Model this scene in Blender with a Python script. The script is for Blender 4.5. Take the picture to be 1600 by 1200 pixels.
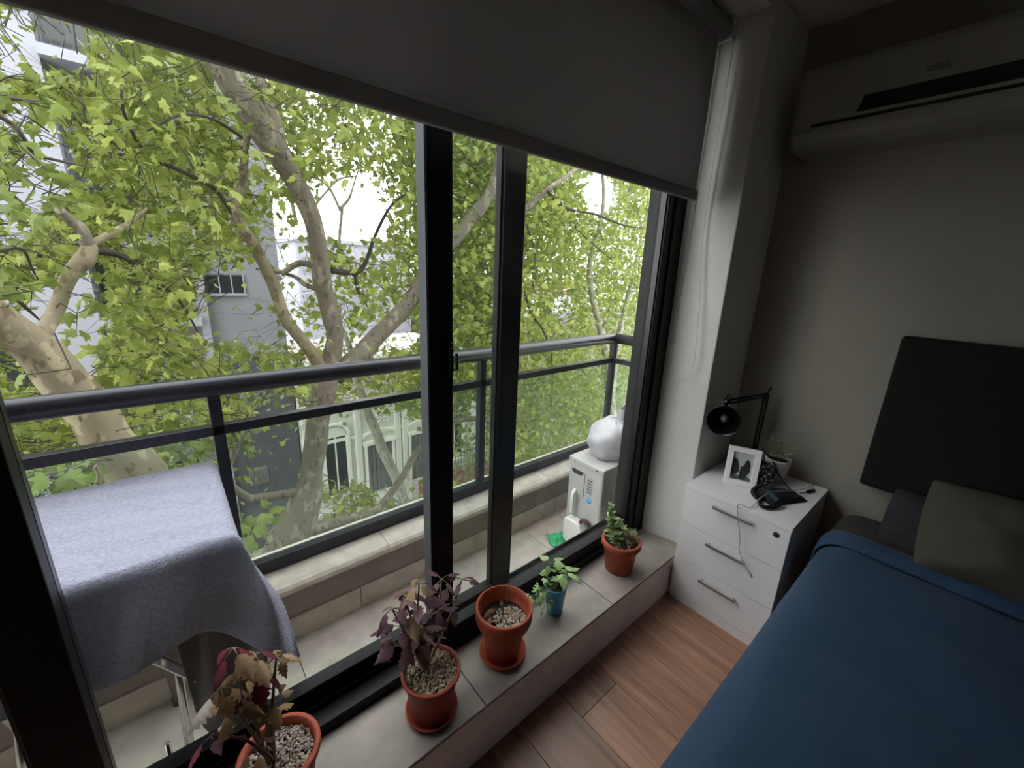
import bpy, math, random
import numpy as np
from mathutils import Vector, Matrix, noise as mnoise

# ------------------------------------------------------------------ camera, light, exposure
for o in list(bpy.data.objects): bpy.data.objects.remove(o)
sc = bpy.context.scene
col = sc.collection
CAM = Vector((0.0, 0.0, 1.5))
F_PX, CX, CY = 637.0, 800.0, 600.0
dX = Vector((0.76365878, -0.14423568, 0.62930226))   # room axes seen from the lens (right, down, forward)
dY = Vector((-0.64451195, -0.22739731, 0.72999644))
dZ = Vector((0.0378101, -0.96306102, -0.26661557))
cam_d = bpy.data.cameras.new('camera'); cam_d.sensor_width = 36.0; cam_d.lens = F_PX / 1600 * 36
cam_d.clip_start = 0.02; cam_d.clip_end = 400
cam = bpy.data.objects.new('camera', cam_d); col.objects.link(cam)
right = Vector((dX[0], dY[0], dZ[0])); down = Vector((dX[1], dY[1], dZ[1])); fwd = Vector((dX[2], dY[2], dZ[2]))
mw = Matrix.Identity(4)
for i in range(3):
    mw[i][0] = right[i]; mw[i][1] = -down[i]; mw[i][2] = -fwd[i]; mw[i][3] = CAM[i]
cam.matrix_world = mw
sc.camera = cam

world = bpy.data.worlds.new('overcast'); sc.world = world; world.use_nodes = True
bg = world.node_tree.nodes['Background']
bg.inputs['Color'].default_value = (1.0, 0.975, 1.0, 1); bg.inputs['Strength'].default_value = 1.0
vs = sc.view_settings
vs.view_transform = 'Standard'; vs.look = 'None'; vs.gamma = 1.0; vs.use_curve_mapping = False
vs.exposure = 2.7

rnd = random.Random(7)
rs = np.random.RandomState(11)

def W(u, v, ax, val):
    """the point of the room or street seen along a sight line, on the plane axis=val"""
    c = Vector(((u - CX) / F_PX, (v - CY) / F_PX, 1.0))
    d = Vector((dX.dot(c), dY.dot(c), dZ.dot(c)))
    t = (val - CAM[ax]) / d[ax]
    return CAM + d * t

def cam_depth(p):
    return (Vector(p) - CAM).dot(fwd)

# ------------------------------------------------------------------ materials
MATS = {}
def srgb(h):
    if isinstance(h, str):
        h = h.lstrip('#'); c = [int(h[i:i+2], 16) / 255 for i in (0, 2, 4)]
    else: c = [x / 255 for x in h]
    return tuple((x / 12.92 if x <= .04045 else ((x + .055) / 1.055) ** 2.4) for x in c) + (1,)

def mat(name, color, rough=.6, metal=0, var=0.0, vscale=8, bump=0.0, bscale=60, color2=None, spec=.5, sheen=0, stretch=None, emit=None, detail=4):
    if name in MATS: return MATS[name]
    m = bpy.data.materials.new(name); m.use_nodes = True
    nt = m.node_tree; b = nt.nodes['Principled BSDF']
    b.inputs['Roughness'].default_value = rough; b.inputs['Metallic'].default_value = metal
    b.inputs['Specular IOR Level'].default_value = spec
    if sheen: b.inputs['Sheen Weight'].default_value = sheen
    c = srgb(color) if not (isinstance(color, tuple) and len(color) == 4) else color
    tc = nt.nodes.new('ShaderNodeTexCoord'); src = tc.outputs['Object']
    if stretch:
        mp = nt.nodes.new('ShaderNodeMapping'); mp.inputs['Scale'].default_value = stretch
        nt.links.new(src, mp.inputs['Vector']); src = mp.outputs['Vector']
    if var or color2:
        n = nt.nodes.new('ShaderNodeTexNoise'); n.inputs['Scale'].default_value = vscale; n.inputs['Detail'].default_value = detail
        nt.links.new(src, n.inputs['Vector'])
        r = nt.nodes.new('ShaderNodeValToRGB')
        c2 = srgb(color2) if color2 else tuple(min(1, x * (1 + var)) for x in c[:3]) + (1,)
        c1 = c if color2 else tuple(x * (1 - var) for x in c[:3]) + (1,)
        r.color_ramp.elements[0].color = c1; r.color_ramp.elements[1].color = c2
        r.color_ramp.elements[0].position = .35; r.color_ramp.elements[1].position = .65
        nt.links.new(n.outputs['Fac'], r.inputs['Fac']); nt.links.new(r.outputs['Color'], b.inputs['Base Color'])
    else:
        b.inputs['Base Color'].default_value = c
    if bump:
        n2 = nt.nodes.new('ShaderNodeTexNoise'); n2.inputs['Scale'].default_value = bscale; n2.inputs['Detail'].default_value = 6
        nt.links.new(src, n2.inputs['Vector'])
        bp = nt.nodes.new('ShaderNodeBump'); bp.inputs['Strength'].default_value = bump; bp.inputs['Distance'].default_value = .01
        nt.links.new(n2.outputs['Fac'], bp.inputs['Height']); nt.links.new(bp.outputs['Normal'], b.inputs['Normal'])
    MATS[name] = m
    return m

def leaf_mat(name, cols, trans=.35, rough=.55):
    """leaves: each leaf takes its own tint, part of the light comes through"""
    m = bpy.data.materials.new(name); m.use_nodes = True
    nt = m.node_tree; nt.nodes.clear()
    out = nt.nodes.new('ShaderNodeOutputMaterial')
    g = nt.nodes.new('ShaderNodeNewGeometry'); oi = nt.nodes.new('ShaderNodeObjectInfo')
    ad = nt.nodes.new('ShaderNodeMath'); ad.operation = 'ADD'; fr = nt.nodes.new('ShaderNodeMath'); fr.operation = 'FRACT'
    nt.links.new(g.outputs['Random Per Island'], ad.inputs[0]); nt.links.new(oi.outputs['Random'], ad.inputs[1]); nt.links.new(ad.outputs[0], fr.inputs[0])
    r = nt.nodes.new('ShaderNodeValToRGB')
    cr = r.color_ramp
    for i, c in enumerate(cols):
        p = i / (len(cols) - 1)
        e = cr.elements[0] if i == 0 else (cr.elements[1] if i == len(cols) - 1 else cr.elements.new(p))
        e.position = p; e.color = srgb(c)
    nt.links.new(fr.outputs[0], r.inputs['Fac'])
    d = nt.nodes.new('ShaderNodeBsdfPrincipled'); d.inputs['Roughness'].default_value = rough; d.inputs['Specular IOR Level'].default_value = .35
    t = nt.nodes.new('ShaderNodeBsdfTranslucent'); mx = nt.nodes.new('ShaderNodeMixShader'); mx.inputs[0].default_value = trans
    nt.links.new(r.outputs['Color'], d.inputs['Base Color']); nt.links.new(r.outputs['Color'], t.inputs['Color'])
    nt.links.new(d.outputs[0], mx.inputs[1]); nt.links.new(t.outputs[0], mx.inputs[2]); nt.links.new(mx.outputs[0], out.inputs[0])
    MATS[name] = m
    return m

def glass_mat(name, tint=(.93, .96, .95), gloss=1.0, dust=.02):
    m = bpy.data.materials.new(name); m.use_nodes = True
    nt = m.node_tree; nt.nodes.clear()
    out = nt.nodes.new('ShaderNodeOutputMaterial')
    tr = nt.nodes.new('ShaderNodeBsdfTransparent'); tr.inputs['Color'].default_value = (*tint, 1)
    gl = nt.nodes.new('ShaderNodeBsdfGlossy'); gl.inputs['Roughness'].default_value = .02
    df = nt.nodes.new('ShaderNodeBsdfDiffuse'); df.inputs['Color'].default_value = (.7, .72, .72, 1)
    fr = nt.nodes.new('ShaderNodeLayerWeight'); fr.inputs['Blend'].default_value = .5
    pw_ = nt.nodes.new('ShaderNodeMath'); pw_.operation = 'POWER'; pw_.inputs[1].default_value = 5
    ml = nt.nodes.new('ShaderNodeMath'); ml.operation = 'MULTIPLY_ADD'; ml.inputs[1].default_value = .6 * gloss; ml.inputs[2].default_value = .03 * gloss
    m1 = nt.nodes.new('ShaderNodeMixShader'); m2 = nt.nodes.new('ShaderNodeMixShader')
    nt.links.new(fr.outputs['Facing'], pw_.inputs[0]); nt.links.new(pw_.outputs[0], ml.inputs[0]); nt.links.new(ml.outputs[0], m1.inputs[0])
    nt.links.new(tr.outputs[0], m1.inputs[1]); nt.links.new(gl.outputs[0], m1.inputs[2])
    tc = nt.nodes.new('ShaderNodeTexCoord'); n = nt.nodes.new('ShaderNodeTexNoise'); n.inputs['Scale'].default_value = 3
    nt.links.new(tc.outputs['Object'], n.inputs['Vector'])
    mr = nt.nodes.new('ShaderNodeMapRange'); mr.inputs['To Min'].default_value = dust * .5; mr.inputs['To Max'].default_value = dust * 1.6
    nt.links.new(n.outputs['Fac'], mr.inputs['Value']); nt.links.new(mr.outputs[0], m2.inputs[0])
    nt.links.new(m1.outputs[0], m2.inputs[1]); nt.links.new(df.outputs[0], m2.inputs[2]); nt.links.new(m2.outputs[0], out.inputs[0])
    MATS[name] = m
    return m

def bark_mat(name, base, patch1, patch2, scale=9):
    """plane tree bark: flaking patches"""
    m = bpy.data.materials.new(name); m.use_nodes = True
    nt = m.node_tree; b = nt.nodes['Principled BSDF']; b.inputs['Roughness'].default_value = .85; b.inputs['Specular IOR Level'].default_value = .2
    tc = nt.nodes.new('ShaderNodeTexCoord'); mp = nt.nodes.new('ShaderNodeMapping'); mp.inputs['Scale'].default_value = (1, 1, .6)
    nt.links.new(tc.outputs['Object'], mp.inputs['Vector'])
    def ns(s, d):
        n = nt.nodes.new('ShaderNodeTexNoise'); n.inputs['Scale'].default_value = s; n.inputs['Detail'].default_value = d
        nt.links.new(mp.outputs[0], n.inputs['Vector']); return n
    def ramp(a, c0, c1):
        r = nt.nodes.new('ShaderNodeValToRGB'); r.color_ramp.elements[0].position = a; r.color_ramp.elements[1].position = a + .03
        r.color_ramp.elements[0].color = c0; r.color_ramp.elements[1].color = c1; return r
    n1 = ns(scale, 3); n2 = ns(scale * 1.7, 2); n3 = ns(scale * 6, 6)
    r1 = ramp(.56, (0, 0, 0, 1), (1, 1, 1, 1)); r2 = ramp(.6, (0, 0, 0, 1), (1, 1, 1, 1))
    nt.links.new(n1.outputs['Fac'], r1.inputs[0]); nt.links.new(n2.outputs['Fac'], r2.inputs[0])
    m1 = nt.nodes.new('ShaderNodeMixRGB'); m1.inputs[1].default_value = srgb(base); m1.inputs[2].default_value = srgb(patch1)
    nt.links.new(r1.outputs[0], m1.inputs[0])
    m2 = nt.nodes.new('ShaderNodeMixRGB'); m2.inputs[2].default_value = srgb(patch2)
    nt.links.new(m1.outputs[0], m2.inputs[1]); nt.links.new(r2.outputs[0], m2.inputs[0])
    nt.links.new(m2.outputs[0], b.inputs['Base Color'])
    bp = nt.nodes.new('ShaderNodeBump'); bp.inputs['Strength'].default_value = .4; bp.inputs['Distance'].default_value = .01
    nt.links.new(n3.outputs['Fac'], bp.inputs['Height']); nt.links.new(bp.outputs[0], b.inputs['Normal'])
    MATS[name] = m
    return m

mat('wall_white_shaded', '#938c82', .9, var=.03, vscale=3, bump=.08, bscale=90)  # white wall paint darkened, the shade on the headboard wall put into its colour
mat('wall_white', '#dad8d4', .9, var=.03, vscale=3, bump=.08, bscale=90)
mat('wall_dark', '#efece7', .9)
mat('ceiling_paint', '#e6e3de', .9)
mat('black_alu', '#08090a', .45, metal=.0, spec=.22)
mat('rail_alu', '#2a2a33', .32, metal=.35, var=.1, vscale=30)
mat('stile_edge', '#5c5f63', .4, metal=.4)
mat('sill_tile', '#978d85', .55, var=.16, vscale=9, bump=.05, color2=None)
mat('sill_face', '#e8e0d9', .7, var=.07, vscale=12)
mat('joint', '#4b4642', .9)
mat('balc_tile', '#a1978f', .6, var=.12, vscale=14)
mat('skirt_tile', '#a89f96', .6, var=.1, vscale=14)
mat('stone', '#b3a9a0', .75, var=.12, vscale=18, bump=.2, bscale=90)
mat('render_grey', '#7b736d', .9, var=.08, vscale=10)
leaf_mat('blind', ['#b0acac', '#b0acac'], .28, .9)
mat('white_lacquer', '#e9e6e8', .35)
mat('white_plastic', '#dedcd8', .4)
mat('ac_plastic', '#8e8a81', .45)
mat('ac_metal', '#b1afad', .45, var=.02)
mat('black_plastic', '#050506', .3)
mat('lamp_black', '#08080a', .35)
mat('chrome', '#b9b6b2', .22, metal=1)
mat('alu_handle', '#a8a8aa', .35, metal=.8)
mat('dark_metal', '#3c3835', .4, metal=.5)
mat('terracotta', '#a4492f', .6, var=.08, vscale=20)
mat('terracotta2', '#8c3524', .6, var=.08, vscale=20)
mat('blue_cup', '#55a3c6', .35)
mat('soil', '#2c221c', .95, var=.3, vscale=60, bump=.5)
mat('perlite', '#d9d2c8', .9, var=.2, vscale=120, color2='#a99c8d')
mat('perlite2', '#c9bba6', .9, var=.2, vscale=120, color2='#8a7560')
mat('headboard', '#0c0b09', .9, bump=.2, bscale=300)
mat('sheet_blue', '#1c3a58', .8, bump=.15, bscale=250, sheen=.1)
mat('sheet_grey', '#35322f', .9, bump=.15, bscale=250)
mat('pillow_grey', '#4a463c', .9, bump=.1, bscale=200)
mat('pillow_dark', '#29272e', .9, bump=.1, bscale=200)
mat('towel', '#9b9cb1', .95, var=.16, vscale=130, bump=1.0, bscale=260, sheen=.2)
mat('cloth_grey', '#433f3c', .95, var=.08, vscale=8)
mat('green_cloth', '#2f9c68', .85, bump=.4, bscale=120)
mat('bag', '#a9a7ac', .45, var=.03)
mat('photo_paper', '#b9bab8', .5)
mat('photo_dark', '#1c1d1f', .6)
mat('photo_mid', '#55575a', .6)
mat('cable_white', '#a3a3a0', .5)
mat('pouch', '#0d0f13', .8, bump=.3, bscale=150)
mat('pouch_teal', '#1c333c', .7)
mat('stem_brown', '#7d7354', .8)
mat('stem_purple', '#5d3f41', .8)
mat('stem_green', '#6d8a4d', .7)
mat('bldg_white', '#8d8e97', .9, var=.02, vscale=1)
mat('bldg_grey', '#78787f', .9, var=.05, vscale=1.5)
mat('bldg_dgrey', '#4a4b50', .9, var=.06, vscale=1.5)
mat('bldg_beige', '#8d877d', .9, var=.06, vscale=1.5)
mat('house_white', '#cac8c1', .85, var=.06, vscale=4)
mat('house_trim', '#d8d6cf', .85, var=.04, vscale=6)
mat('house_door', '#5a5c5e', .6)
mat('dark_glass', '#23292b', .15)
mat('shutter', '#9a9ba6', .6)
mat('red_brick', '#7c4a40', .85, var=.2, vscale=30)
mat('orange_roof', '#a58672', .9, var=.1, vscale=10)
mat('asphalt', '#5b5b5c', .95, var=.08, vscale=5)
mat('pavement', '#8f8a84', .95, var=.08, vscale=8)
mat('louvre', '#5f5d5a', .7)
mat('brass', '#6d675e', .4, metal=.6)
mat('label_grey', '#9fa1a4', .6)
mat('label_blue', '#4f9fd0', .5)
mat('screen_plate', '#6f6c64', .4)
mat('lens_glass', '#55524c', .3)
mat('ball_brown', '#3b3325', .9)
glass_mat('pane', dust=.018)
glass_mat('rail_pane', tint=(.9, .95, .92), dust=.05)
bark_mat('bark_main', '#857d73', '#a49c8e', '#6c645a', 9)
bark_mat('bark_left', '#8f8570', '#ada388', '#716750', 8)
bark_mat('bark_far', '#a29c92', '#b8b3a8', '#8a847a', 6)
mat('twig', '#433d35', .9)
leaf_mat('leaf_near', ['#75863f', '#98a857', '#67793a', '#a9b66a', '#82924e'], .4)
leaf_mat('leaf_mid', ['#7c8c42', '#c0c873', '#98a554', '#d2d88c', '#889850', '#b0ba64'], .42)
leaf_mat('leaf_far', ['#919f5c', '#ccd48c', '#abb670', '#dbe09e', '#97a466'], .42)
leaf_mat('coleus_purple', ['#553341', '#75485a', '#6b5660', '#452a34', '#8a6a70'], .25)
leaf_mat('coleus_tan', ['#85684a', '#a08461', '#7a5644', '#b09472'], .3)
leaf_mat('coleus_red', ['#7d3242', '#8f4a45', '#6b2739'], .3)
leaf_mat('leaf_pale', ['#9dbd78', '#b4cf8e', '#8bb06a', '#c2d6a0'], .3)
leaf_mat('leaf_succ', ['#7d9160', '#93a572', '#6b8253', '#a1b184'], .15)
leaf_mat('leaf_ashy', ['#8d9a84', '#a2ab96', '#77866f'], .15)
leaf_mat('leaf_dead', ['#7a6244', '#8c7655', '#6a4e36'], .2)

# pattern for the round ornament pot
def pattern_mat():
    m = bpy.data.materials.new('pattern_pot'); m.use_nodes = True; nt = m.node_tree; b = nt.nodes['Principled BSDF']
    b.inputs['Roughness'].default_value = .2
    tc = nt.nodes.new('ShaderNodeTexCoord'); v = nt.nodes.new('ShaderNodeTexVoronoi'); v.feature = 'DISTANCE_TO_EDGE'; v.inputs['Scale'].default_value = 60
    nt.links.new(tc.outputs['Object'], v.inputs['Vector'])
    r = nt.nodes.new('ShaderNodeValToRGB'); r.color_ramp.elements[0].color = srgb('#28303c'); r.color_ramp.elements[1].color = srgb('#b9c2ce')
    r.color_ramp.elements[0].position = .12; r.color_ramp.elements[1].position = .22
    nt.links.new(v.outputs['Distance'], r.inputs[0]); nt.links.new(r.outputs[0], b.inputs['Base Color']); MATS['pattern_pot'] = m
pattern_mat()

# wood planks: one grain, each plank its own tint
def plank_mat():
    m = bpy.data.materials.new('plank_wood'); m.use_nodes = True; nt = m.node_tree; b = nt.nodes['Principled BSDF']
    b.inputs['Roughness'].default_value = .42
    tc = nt.nodes.new('ShaderNodeTexCoord'); mp = nt.nodes.new('ShaderNodeMapping'); mp.inputs['Scale'].default_value = (14, 1.2, 1)
    oi = nt.nodes.new('ShaderNodeObjectInfo')
    va = nt.nodes.new('ShaderNodeVectorMath'); va.operation = 'ADD'
    nt.links.new(tc.outputs['Object'], va.inputs[0]); nt.links.new(oi.outputs['Location'], va.inputs[1])
    nt.links.new(va.outputs[0], mp.inputs['Vector'])
    n = nt.nodes.new('ShaderNodeTexNoise'); n.inputs['Scale'].default_value = 2.2; n.inputs['Detail'].default_value = 8; n.inputs['Distortion'].default_value = .6
    nt.links.new(mp.outputs[0], n.inputs['Vector'])
    r = nt.nodes.new('ShaderNodeValToRGB'); r.color_ramp.elements[0].color = srgb('#75523f'); r.color_ramp.elements[1].color = srgb('#a67d66')
    r.color_ramp.elements[0].position = .3; r.color_ramp.elements[1].position = .72
    nt.links.new(n.outputs['Fac'], r.inputs[0])
    hs = nt.nodes.new('ShaderNodeHueSaturation')
    mr = nt.nodes.new('ShaderNodeMapRange'); mr.inputs['To Min'].default_value = .75; mr.inputs['To Max'].default_value = 1.2
    nt.links.new(oi.outputs['Random'], mr.inputs['Value']); nt.links.new(mr.outputs[0], hs.inputs['Value']); nt.links.new(r.outputs[0], hs.inputs['Color'])
    nt.links.new(hs.outputs[0], b.inputs['Base Color']); MATS['plank_wood'] = m
plank_mat()

# ------------------------------------------------------------------ mesh helpers
def world_off(o):
    v = Vector((0, 0, 0))
    while o is not None:
        v += o.location; o = o.parent
    return v

def tag(o, label=None, cat=None, group=None, kind=None):
    if label: o['label'] = label
    if cat: o['category'] = cat
    if group: o['group'] = group
    if kind: o['kind'] = kind
    return o

def thing(name, loc, label, cat, group=None, kind=None):
    o = bpy.data.objects.new(name, None); col.objects.link(o); o.location = loc; o.empty_display_size = .05
    return tag(o, label, cat, group, kind)

class MB:
    def __init__(s): s.v = []; s.f = []; s.sm = []
    def add(s, vs, fs, smooth=False):
        b = len(s.v); s.v += [Vector(p) for p in vs]; s.f += [tuple(i + b for i in f) for f in fs]; s.sm += [smooth] * len(fs); return s
    def box(s, a, b, smooth=False):
        x0, y0, z0 = [min(p, q) for p, q in zip(a, b)]; x1, y1, z1 = [max(p, q) for p, q in zip(a, b)]
        return s.add([(x0,y0,z0),(x1,y0,z0),(x1,y1,z0),(x0,y1,z0),(x0,y0,z1),(x1,y0,z1),(x1,y1,z1),(x0,y1,z1)],
                     [(0,3,2,1),(4,5,6,7),(0,1,5,4),(1,2,6,5),(2,3,7,6),(3,0,4,7)], smooth)
    def obox(s, M, a, b):
        t = MB().box(a, b); return s.add([M @ p for p in t.v], t.f)
    def prism(s, poly, axis, a, b):
        n = len(poly); vs = []
        for t in (a, b):
            for p in poly:
                q = list(p); q.insert(axis, t); vs.append(q)
        fs = [tuple(range(n))[::-1], tuple(range(n, 2 * n))] + [(i, (i + 1) % n, n + (i + 1) % n, n + i) for i in range(n)]
        return s.add(vs, fs)
    def tube(s, pts, rad, n=8, caps=True, flat=None):
        pts = [Vector(p) for p in pts]
        if not hasattr(rad, '__len__'): rad = [rad] * len(pts)
        vs, fs = [], []
        ref = None
        for i, p in enumerate(pts):
            t = (pts[min(i + 1, len(pts) - 1)] - pts[max(i - 1, 0)]).normalized()
            if ref is None:
                ref = Vector((0, 0, 1)) if abs(t.z) < .9 else Vector((1, 0, 0))
            a = (ref - t * ref.dot(t)).normalized(); bb = t.cross(a); ref = a
            for k in range(n):
                an = 2 * math.pi * k / n
                vs.append(p + a * math.cos(an) * rad[i] + bb * math.sin(an) * rad[i])
        for i in range(len(pts) - 1):
            for k in range(n):
                fs.append((i*n+k, i*n+(k+1)%n, (i+1)*n+(k+1)%n, (i+1)*n+k))
        s.add(vs, fs, True)
        if caps:
            b = len(s.v) - len(vs); s.f.append(tuple(b + k for k in range(n))[::-1]); s.f.append(tuple(b + (len(pts)-1)*n + k for k in range(n))); s.sm += [False, False]
        return s
    def lathe(s, prof, c, n=28, M=None, closed=True):
        vs, fs = [], []
        c = Vector(c)
        for r, z in prof:
            for k in range(n):
                an = 2 * math.pi * k / n
                p = Vector((r * math.cos(an), r * math.sin(an), z))
                vs.append((M @ p if M else p) + c)
        for i in range(len(prof) - 1):
            for k in range(n):
                fs.append((i*n+k, i*n+(k+1)%n, (i+1)*n+(k+1)%n, (i+1)*n+k))
        s.add(vs, fs, True)
        if closed:
            b = len(s.v) - len(vs); s.f.append(tuple(b + k for k in range(n))[::-1]); s.sm.append(False)
            s.f.append(tuple(b + (len(prof)-1)*n + k for k in range(n))); s.sm.append(False)
        return s
    def ball(s, c, r, n=10, m=6, sc_=(1,1,1), M=None):
        vs, fs = [], []; c = Vector(c)
        for i in range(m + 1):
            th = math.pi * i / m
            for k in range(n):
                ph = 2 * math.pi * k / n
                p = Vector((math.sin(th)*math.cos(ph)*r*sc_[0], math.sin(th)*math.sin(ph)*r*sc_[1], math.cos(th)*r*sc_[2]))
                vs.append((M @ p if M else p) + c)
        for i in range(m):
            for k in range(n): fs.append((i*n+k, (i+1)*n+k, (i+1)*n+(k+1)%n, i*n+(k+1)%n))
        return s.add(vs, fs, True)
    def grid(s, fn, nu, nv, smooth=True):
        vs = [fn(i / nu, j / nv) for j in range(nv + 1) for i in range(nu + 1)]
        fs = [(j*(nu+1)+i, j*(nu+1)+i+1, (j+1)*(nu+1)+i+1, (j+1)*(nu+1)+i) for j in range(nv) for i in range(nu)]
        return s.add(vs, fs, smooth)
    def build(s, name, m, parent=None, bevel=0, solid=0, subsurf=0, seg=2):
        off = world_off(parent)
        me = bpy.data.meshes.new(name)
        me.from_pydata([tuple(p - off) for p in s.v], [], s.f)
        me.polygons.foreach_set('use_smooth', s.sm)
        me.materials.append(MATS[m])
        o = bpy.data.objects.new(name, me); col.objects.link(o); o.parent = parent
        if solid:
            md = o.modifiers.new('solid', 'SOLIDIFY'); md.thickness = solid; md.offset = 0
        if subsurf:
            md = o.modifiers.new('sub', 'SUBSURF'); md.levels = subsurf; md.render_levels = subsurf
        if bevel:
            md = o.modifiers.new('bevel', 'BEVEL'); md.width = bevel; md.segments = seg; md.limit_method = 'ANGLE'
        return o

def box(name, a, b, m, parent=None, bevel=0): return MB().box(a, b).build(name, m, parent, bevel)
def tube(name, pts, r, m, parent=None, n=8): return MB().tube(pts, r, n).build(name, m, parent)
def smooth_path(pts, k=6):
    pts = [Vector(p) for p in pts]; out = []
    for i in range(len(pts) - 1):
        p0 = pts[max(i-1, 0)]; p1 = pts[i]; p2 = pts[i+1]; p3 = pts[min(i+2, len(pts)-1)]
        for j in range(k):
            t = j / k
            out.append(.5 * ((2*p1) + (-p0+p2)*t + (2*p0-5*p1+4*p2-p3)*t*t + (-p0+3*p1-3*p2+p3)*t**3))
    out.append(pts[-1]); return out
def lerp_list(rad, n):
    return [float(np.interp(i / (n - 1) * (len(rad) - 1), range(len(rad)), rad)) for i in range(n)]
def rot_to(d, roll=0.0):
    """matrix with +Y along d"""
    d = Vector(d).normalized()
    return d.to_track_quat('Y', 'Z').to_matrix() @ Matrix.Rotation(roll, 3, 'Y')

# ------------------------------------------------------------------ room shell
WX, WY0, FRY, SZ, CZ, BZ = 2.2, .765, .965, .205, 2.5, -.06
RX0, RY0 = -1.7, -2.1
fl = tag(box('floor', (RX0, RY0, -.14), (WX, WY0, -.012), 'joint'), 'brown wooden plank floor beside the bed', 'floor', kind='structure')
pw = .197; x = 1.119 - 11 * pw; i = 0
pmesh = {}
while x < WX - .02:
    x1 = min(x + pw, WX); y = RY0 + [0, .45, .9, .2, .7][i % 5] - 1.0; i += 1
    while y < WY0 - .02:
        y1 = min(y + 1.24, WY0 - .01); ya = max(y, RY0)
        if y1 > ya + .01 and x1 > -1.2 and y1 > -1.5:
            L = round(y1 - ya, 3); wd = round(x1 - x - .0015, 3); key = (L, wd)
            if key not in pmesh:
                o = MB().box((0, 0, -.0118), (wd, L - .0015, 0)).build('plank', 'plank_wood', fl, .0008, seg=1); pmesh[key] = o.data
            else:
                o = bpy.data.objects.new('plank', pmesh[key]); col.objects.link(o); o.parent = fl
                md = o.modifiers.new('bevel', 'BEVEL'); md.width = .0008; md.segments = 1
            o.location = (x, ya, 0)
        y += 1.24
    x = x1
tag(box('ceiling', (RX0, RY0, CZ), (WX + .2, 1.1, CZ + .12), 'ceiling_paint'), 'plain pale ceiling above the bed', 'ceiling', kind='structure')
tag(box('wall_right', (WX, RY0, -.14), (WX + .2, WY0, CZ), 'wall_white_shaded'), 'plain off-white wall behind the headboard', 'wall', kind='structure')
tag(box('wall_left', (RX0 - .15, RY0, -.14), (RX0, 1.1, CZ), 'wall_dark'), 'wall at the far left end of the room', 'wall', kind='structure')
tag(box('wall_back', (RX0, RY0 - .15, -.14), (WX, RY0, CZ), 'wall_dark'), 'wall at the back of the room', 'wall', kind='structure')
# pillar beside the window: slightly splayed reveal, then the return to the corner
tag(MB().prism([(1.783, FRY), (1.783, 1.1), (WX + .6, 1.1), (WX + .6, WY0), (1.828, WY0)], 2, -.14, CZ).build('wall_window', 'wall_white', None, .004),
    'white pillar between the window and the corner', 'wall', kind='structure')
tag(MB().box((RX0, FRY - .2, 2.44), (1.8, 1.1, CZ)).build('trim_2', 'wall_white'), 'white lintel above the window blind', 'trim', kind='structure')
tag(box('wall_left_blocker', (RX0, WY0, -.14), (-.97, 1.1, 2.44), 'wall_white'), 'unseen white wall set in left of the window to cut daylight', 'wall', kind='structure')  # unseen wall, brought in to narrow the window and dim the bed
# tiled sill step
sill = tag(MB().box((-.97, .747, -.14), (1.84, 1.1, SZ - .012)).build('trim_1', 'sill_face', None, .003), 'long tiled sill step below the window', 'trim', kind='structure')
xs = [.589 + .645 * k for k in range(-3, 2)] + [1.835]
for k in range(len(xs) - 1):
    a, b = max(xs[k], -.97), xs[k + 1]
    box('tile', (a + .0015, .744, SZ - .012), (b - .0015, FRY + .03, SZ), 'sill_tile', sill, .002)
box('front_board', (-.97, .744, .0), (1.835, .747, SZ - .0125), 'sill_face', sill)

# ------------------------------------------------------------------ sliding window
win = thing('window_1', (0, 1.03, SZ), 'black aluminium sliding window onto the balcony', 'window', kind='structure')
WT = 2.44
fr = MB()
fr.box((1.70, .967, SZ), (1.785, 1.1, WT)); fr.box((-.97, .967, SZ), (-.9, 1.1, WT)); fr.box((-.97, .967, WT - .06), (1.785, 1.1, WT))
fr.build('outer_frame', 'black_alu', win, .003)
tk = MB().box((-.97, .965, SZ), (1.785, 1.105, SZ + .022))
for yy in (.966, 1.032, 1.099): tk.box((-.97, yy, SZ + .022), (1.785, yy + .006, SZ + .04))
tk.build('track', 'black_alu', win)
def sash(x0, x1, y0, y1, name, lw=.076, rw=.08):
    f = MB()
    f.box((x0, y0, SZ + .025), (x0 + lw, y1, WT - .04)); f.box((x1 - rw, y0, SZ + .025), (x1, y1, WT - .04))
    f.box((x0 + lw, y0, SZ + .025), (x1 - rw, y1, SZ + .095)); f.box((x0 + lw, y0, WT - .11), (x1 - rw, y1, WT - .04))
    o = f.build('sash', 'black_alu', win, .003)
    ym = (y0 + y1) / 2
    box('pane', (x0 + lw - .005, ym - .003, SZ + .09), (x1 - rw + .005, ym + .003, WT - .105), 'pane', o)
    g = MB(); e = .007
    for (a, b) in ((x0 + lw, x0 + lw + e), (x1 - rw - e, x1 - rw)): g.box((a, ym - .012, SZ + .095), (b, ym + .012, WT - .11))
    g.build('gasket', 'black_plastic', o)
    return o
s_in = sash(.538, 1.74, .975, 1.022, 'inner', .076, .085)
s_out = sash(-.325, .93, 1.045, 1.09, 'outer', .085, .088)
s_l = sash(-.92, -.226, .975, 1.022, 'left', .08, .086)
box('edge_strip', (.535, .978, SZ + .03), (.5378, 1.02, WT - .045), 'stile_edge', s_in)
lt = MB().box((.595, .968, 1.2), (.611, .9755, 1.30)); lt.box((.597, .962, 1.215), (.609, .9685, 1.285))
lt = lt.build('latch', 'black_plastic', s_in, .002)
MB().tube([(.607, .962, 1.225), (.612, .952, 1.225), (.613, .950, 1.25), (.611, .953, 1.272)], .0045, 8).build('latch_lever', 'dark_metal', lt)

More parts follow.
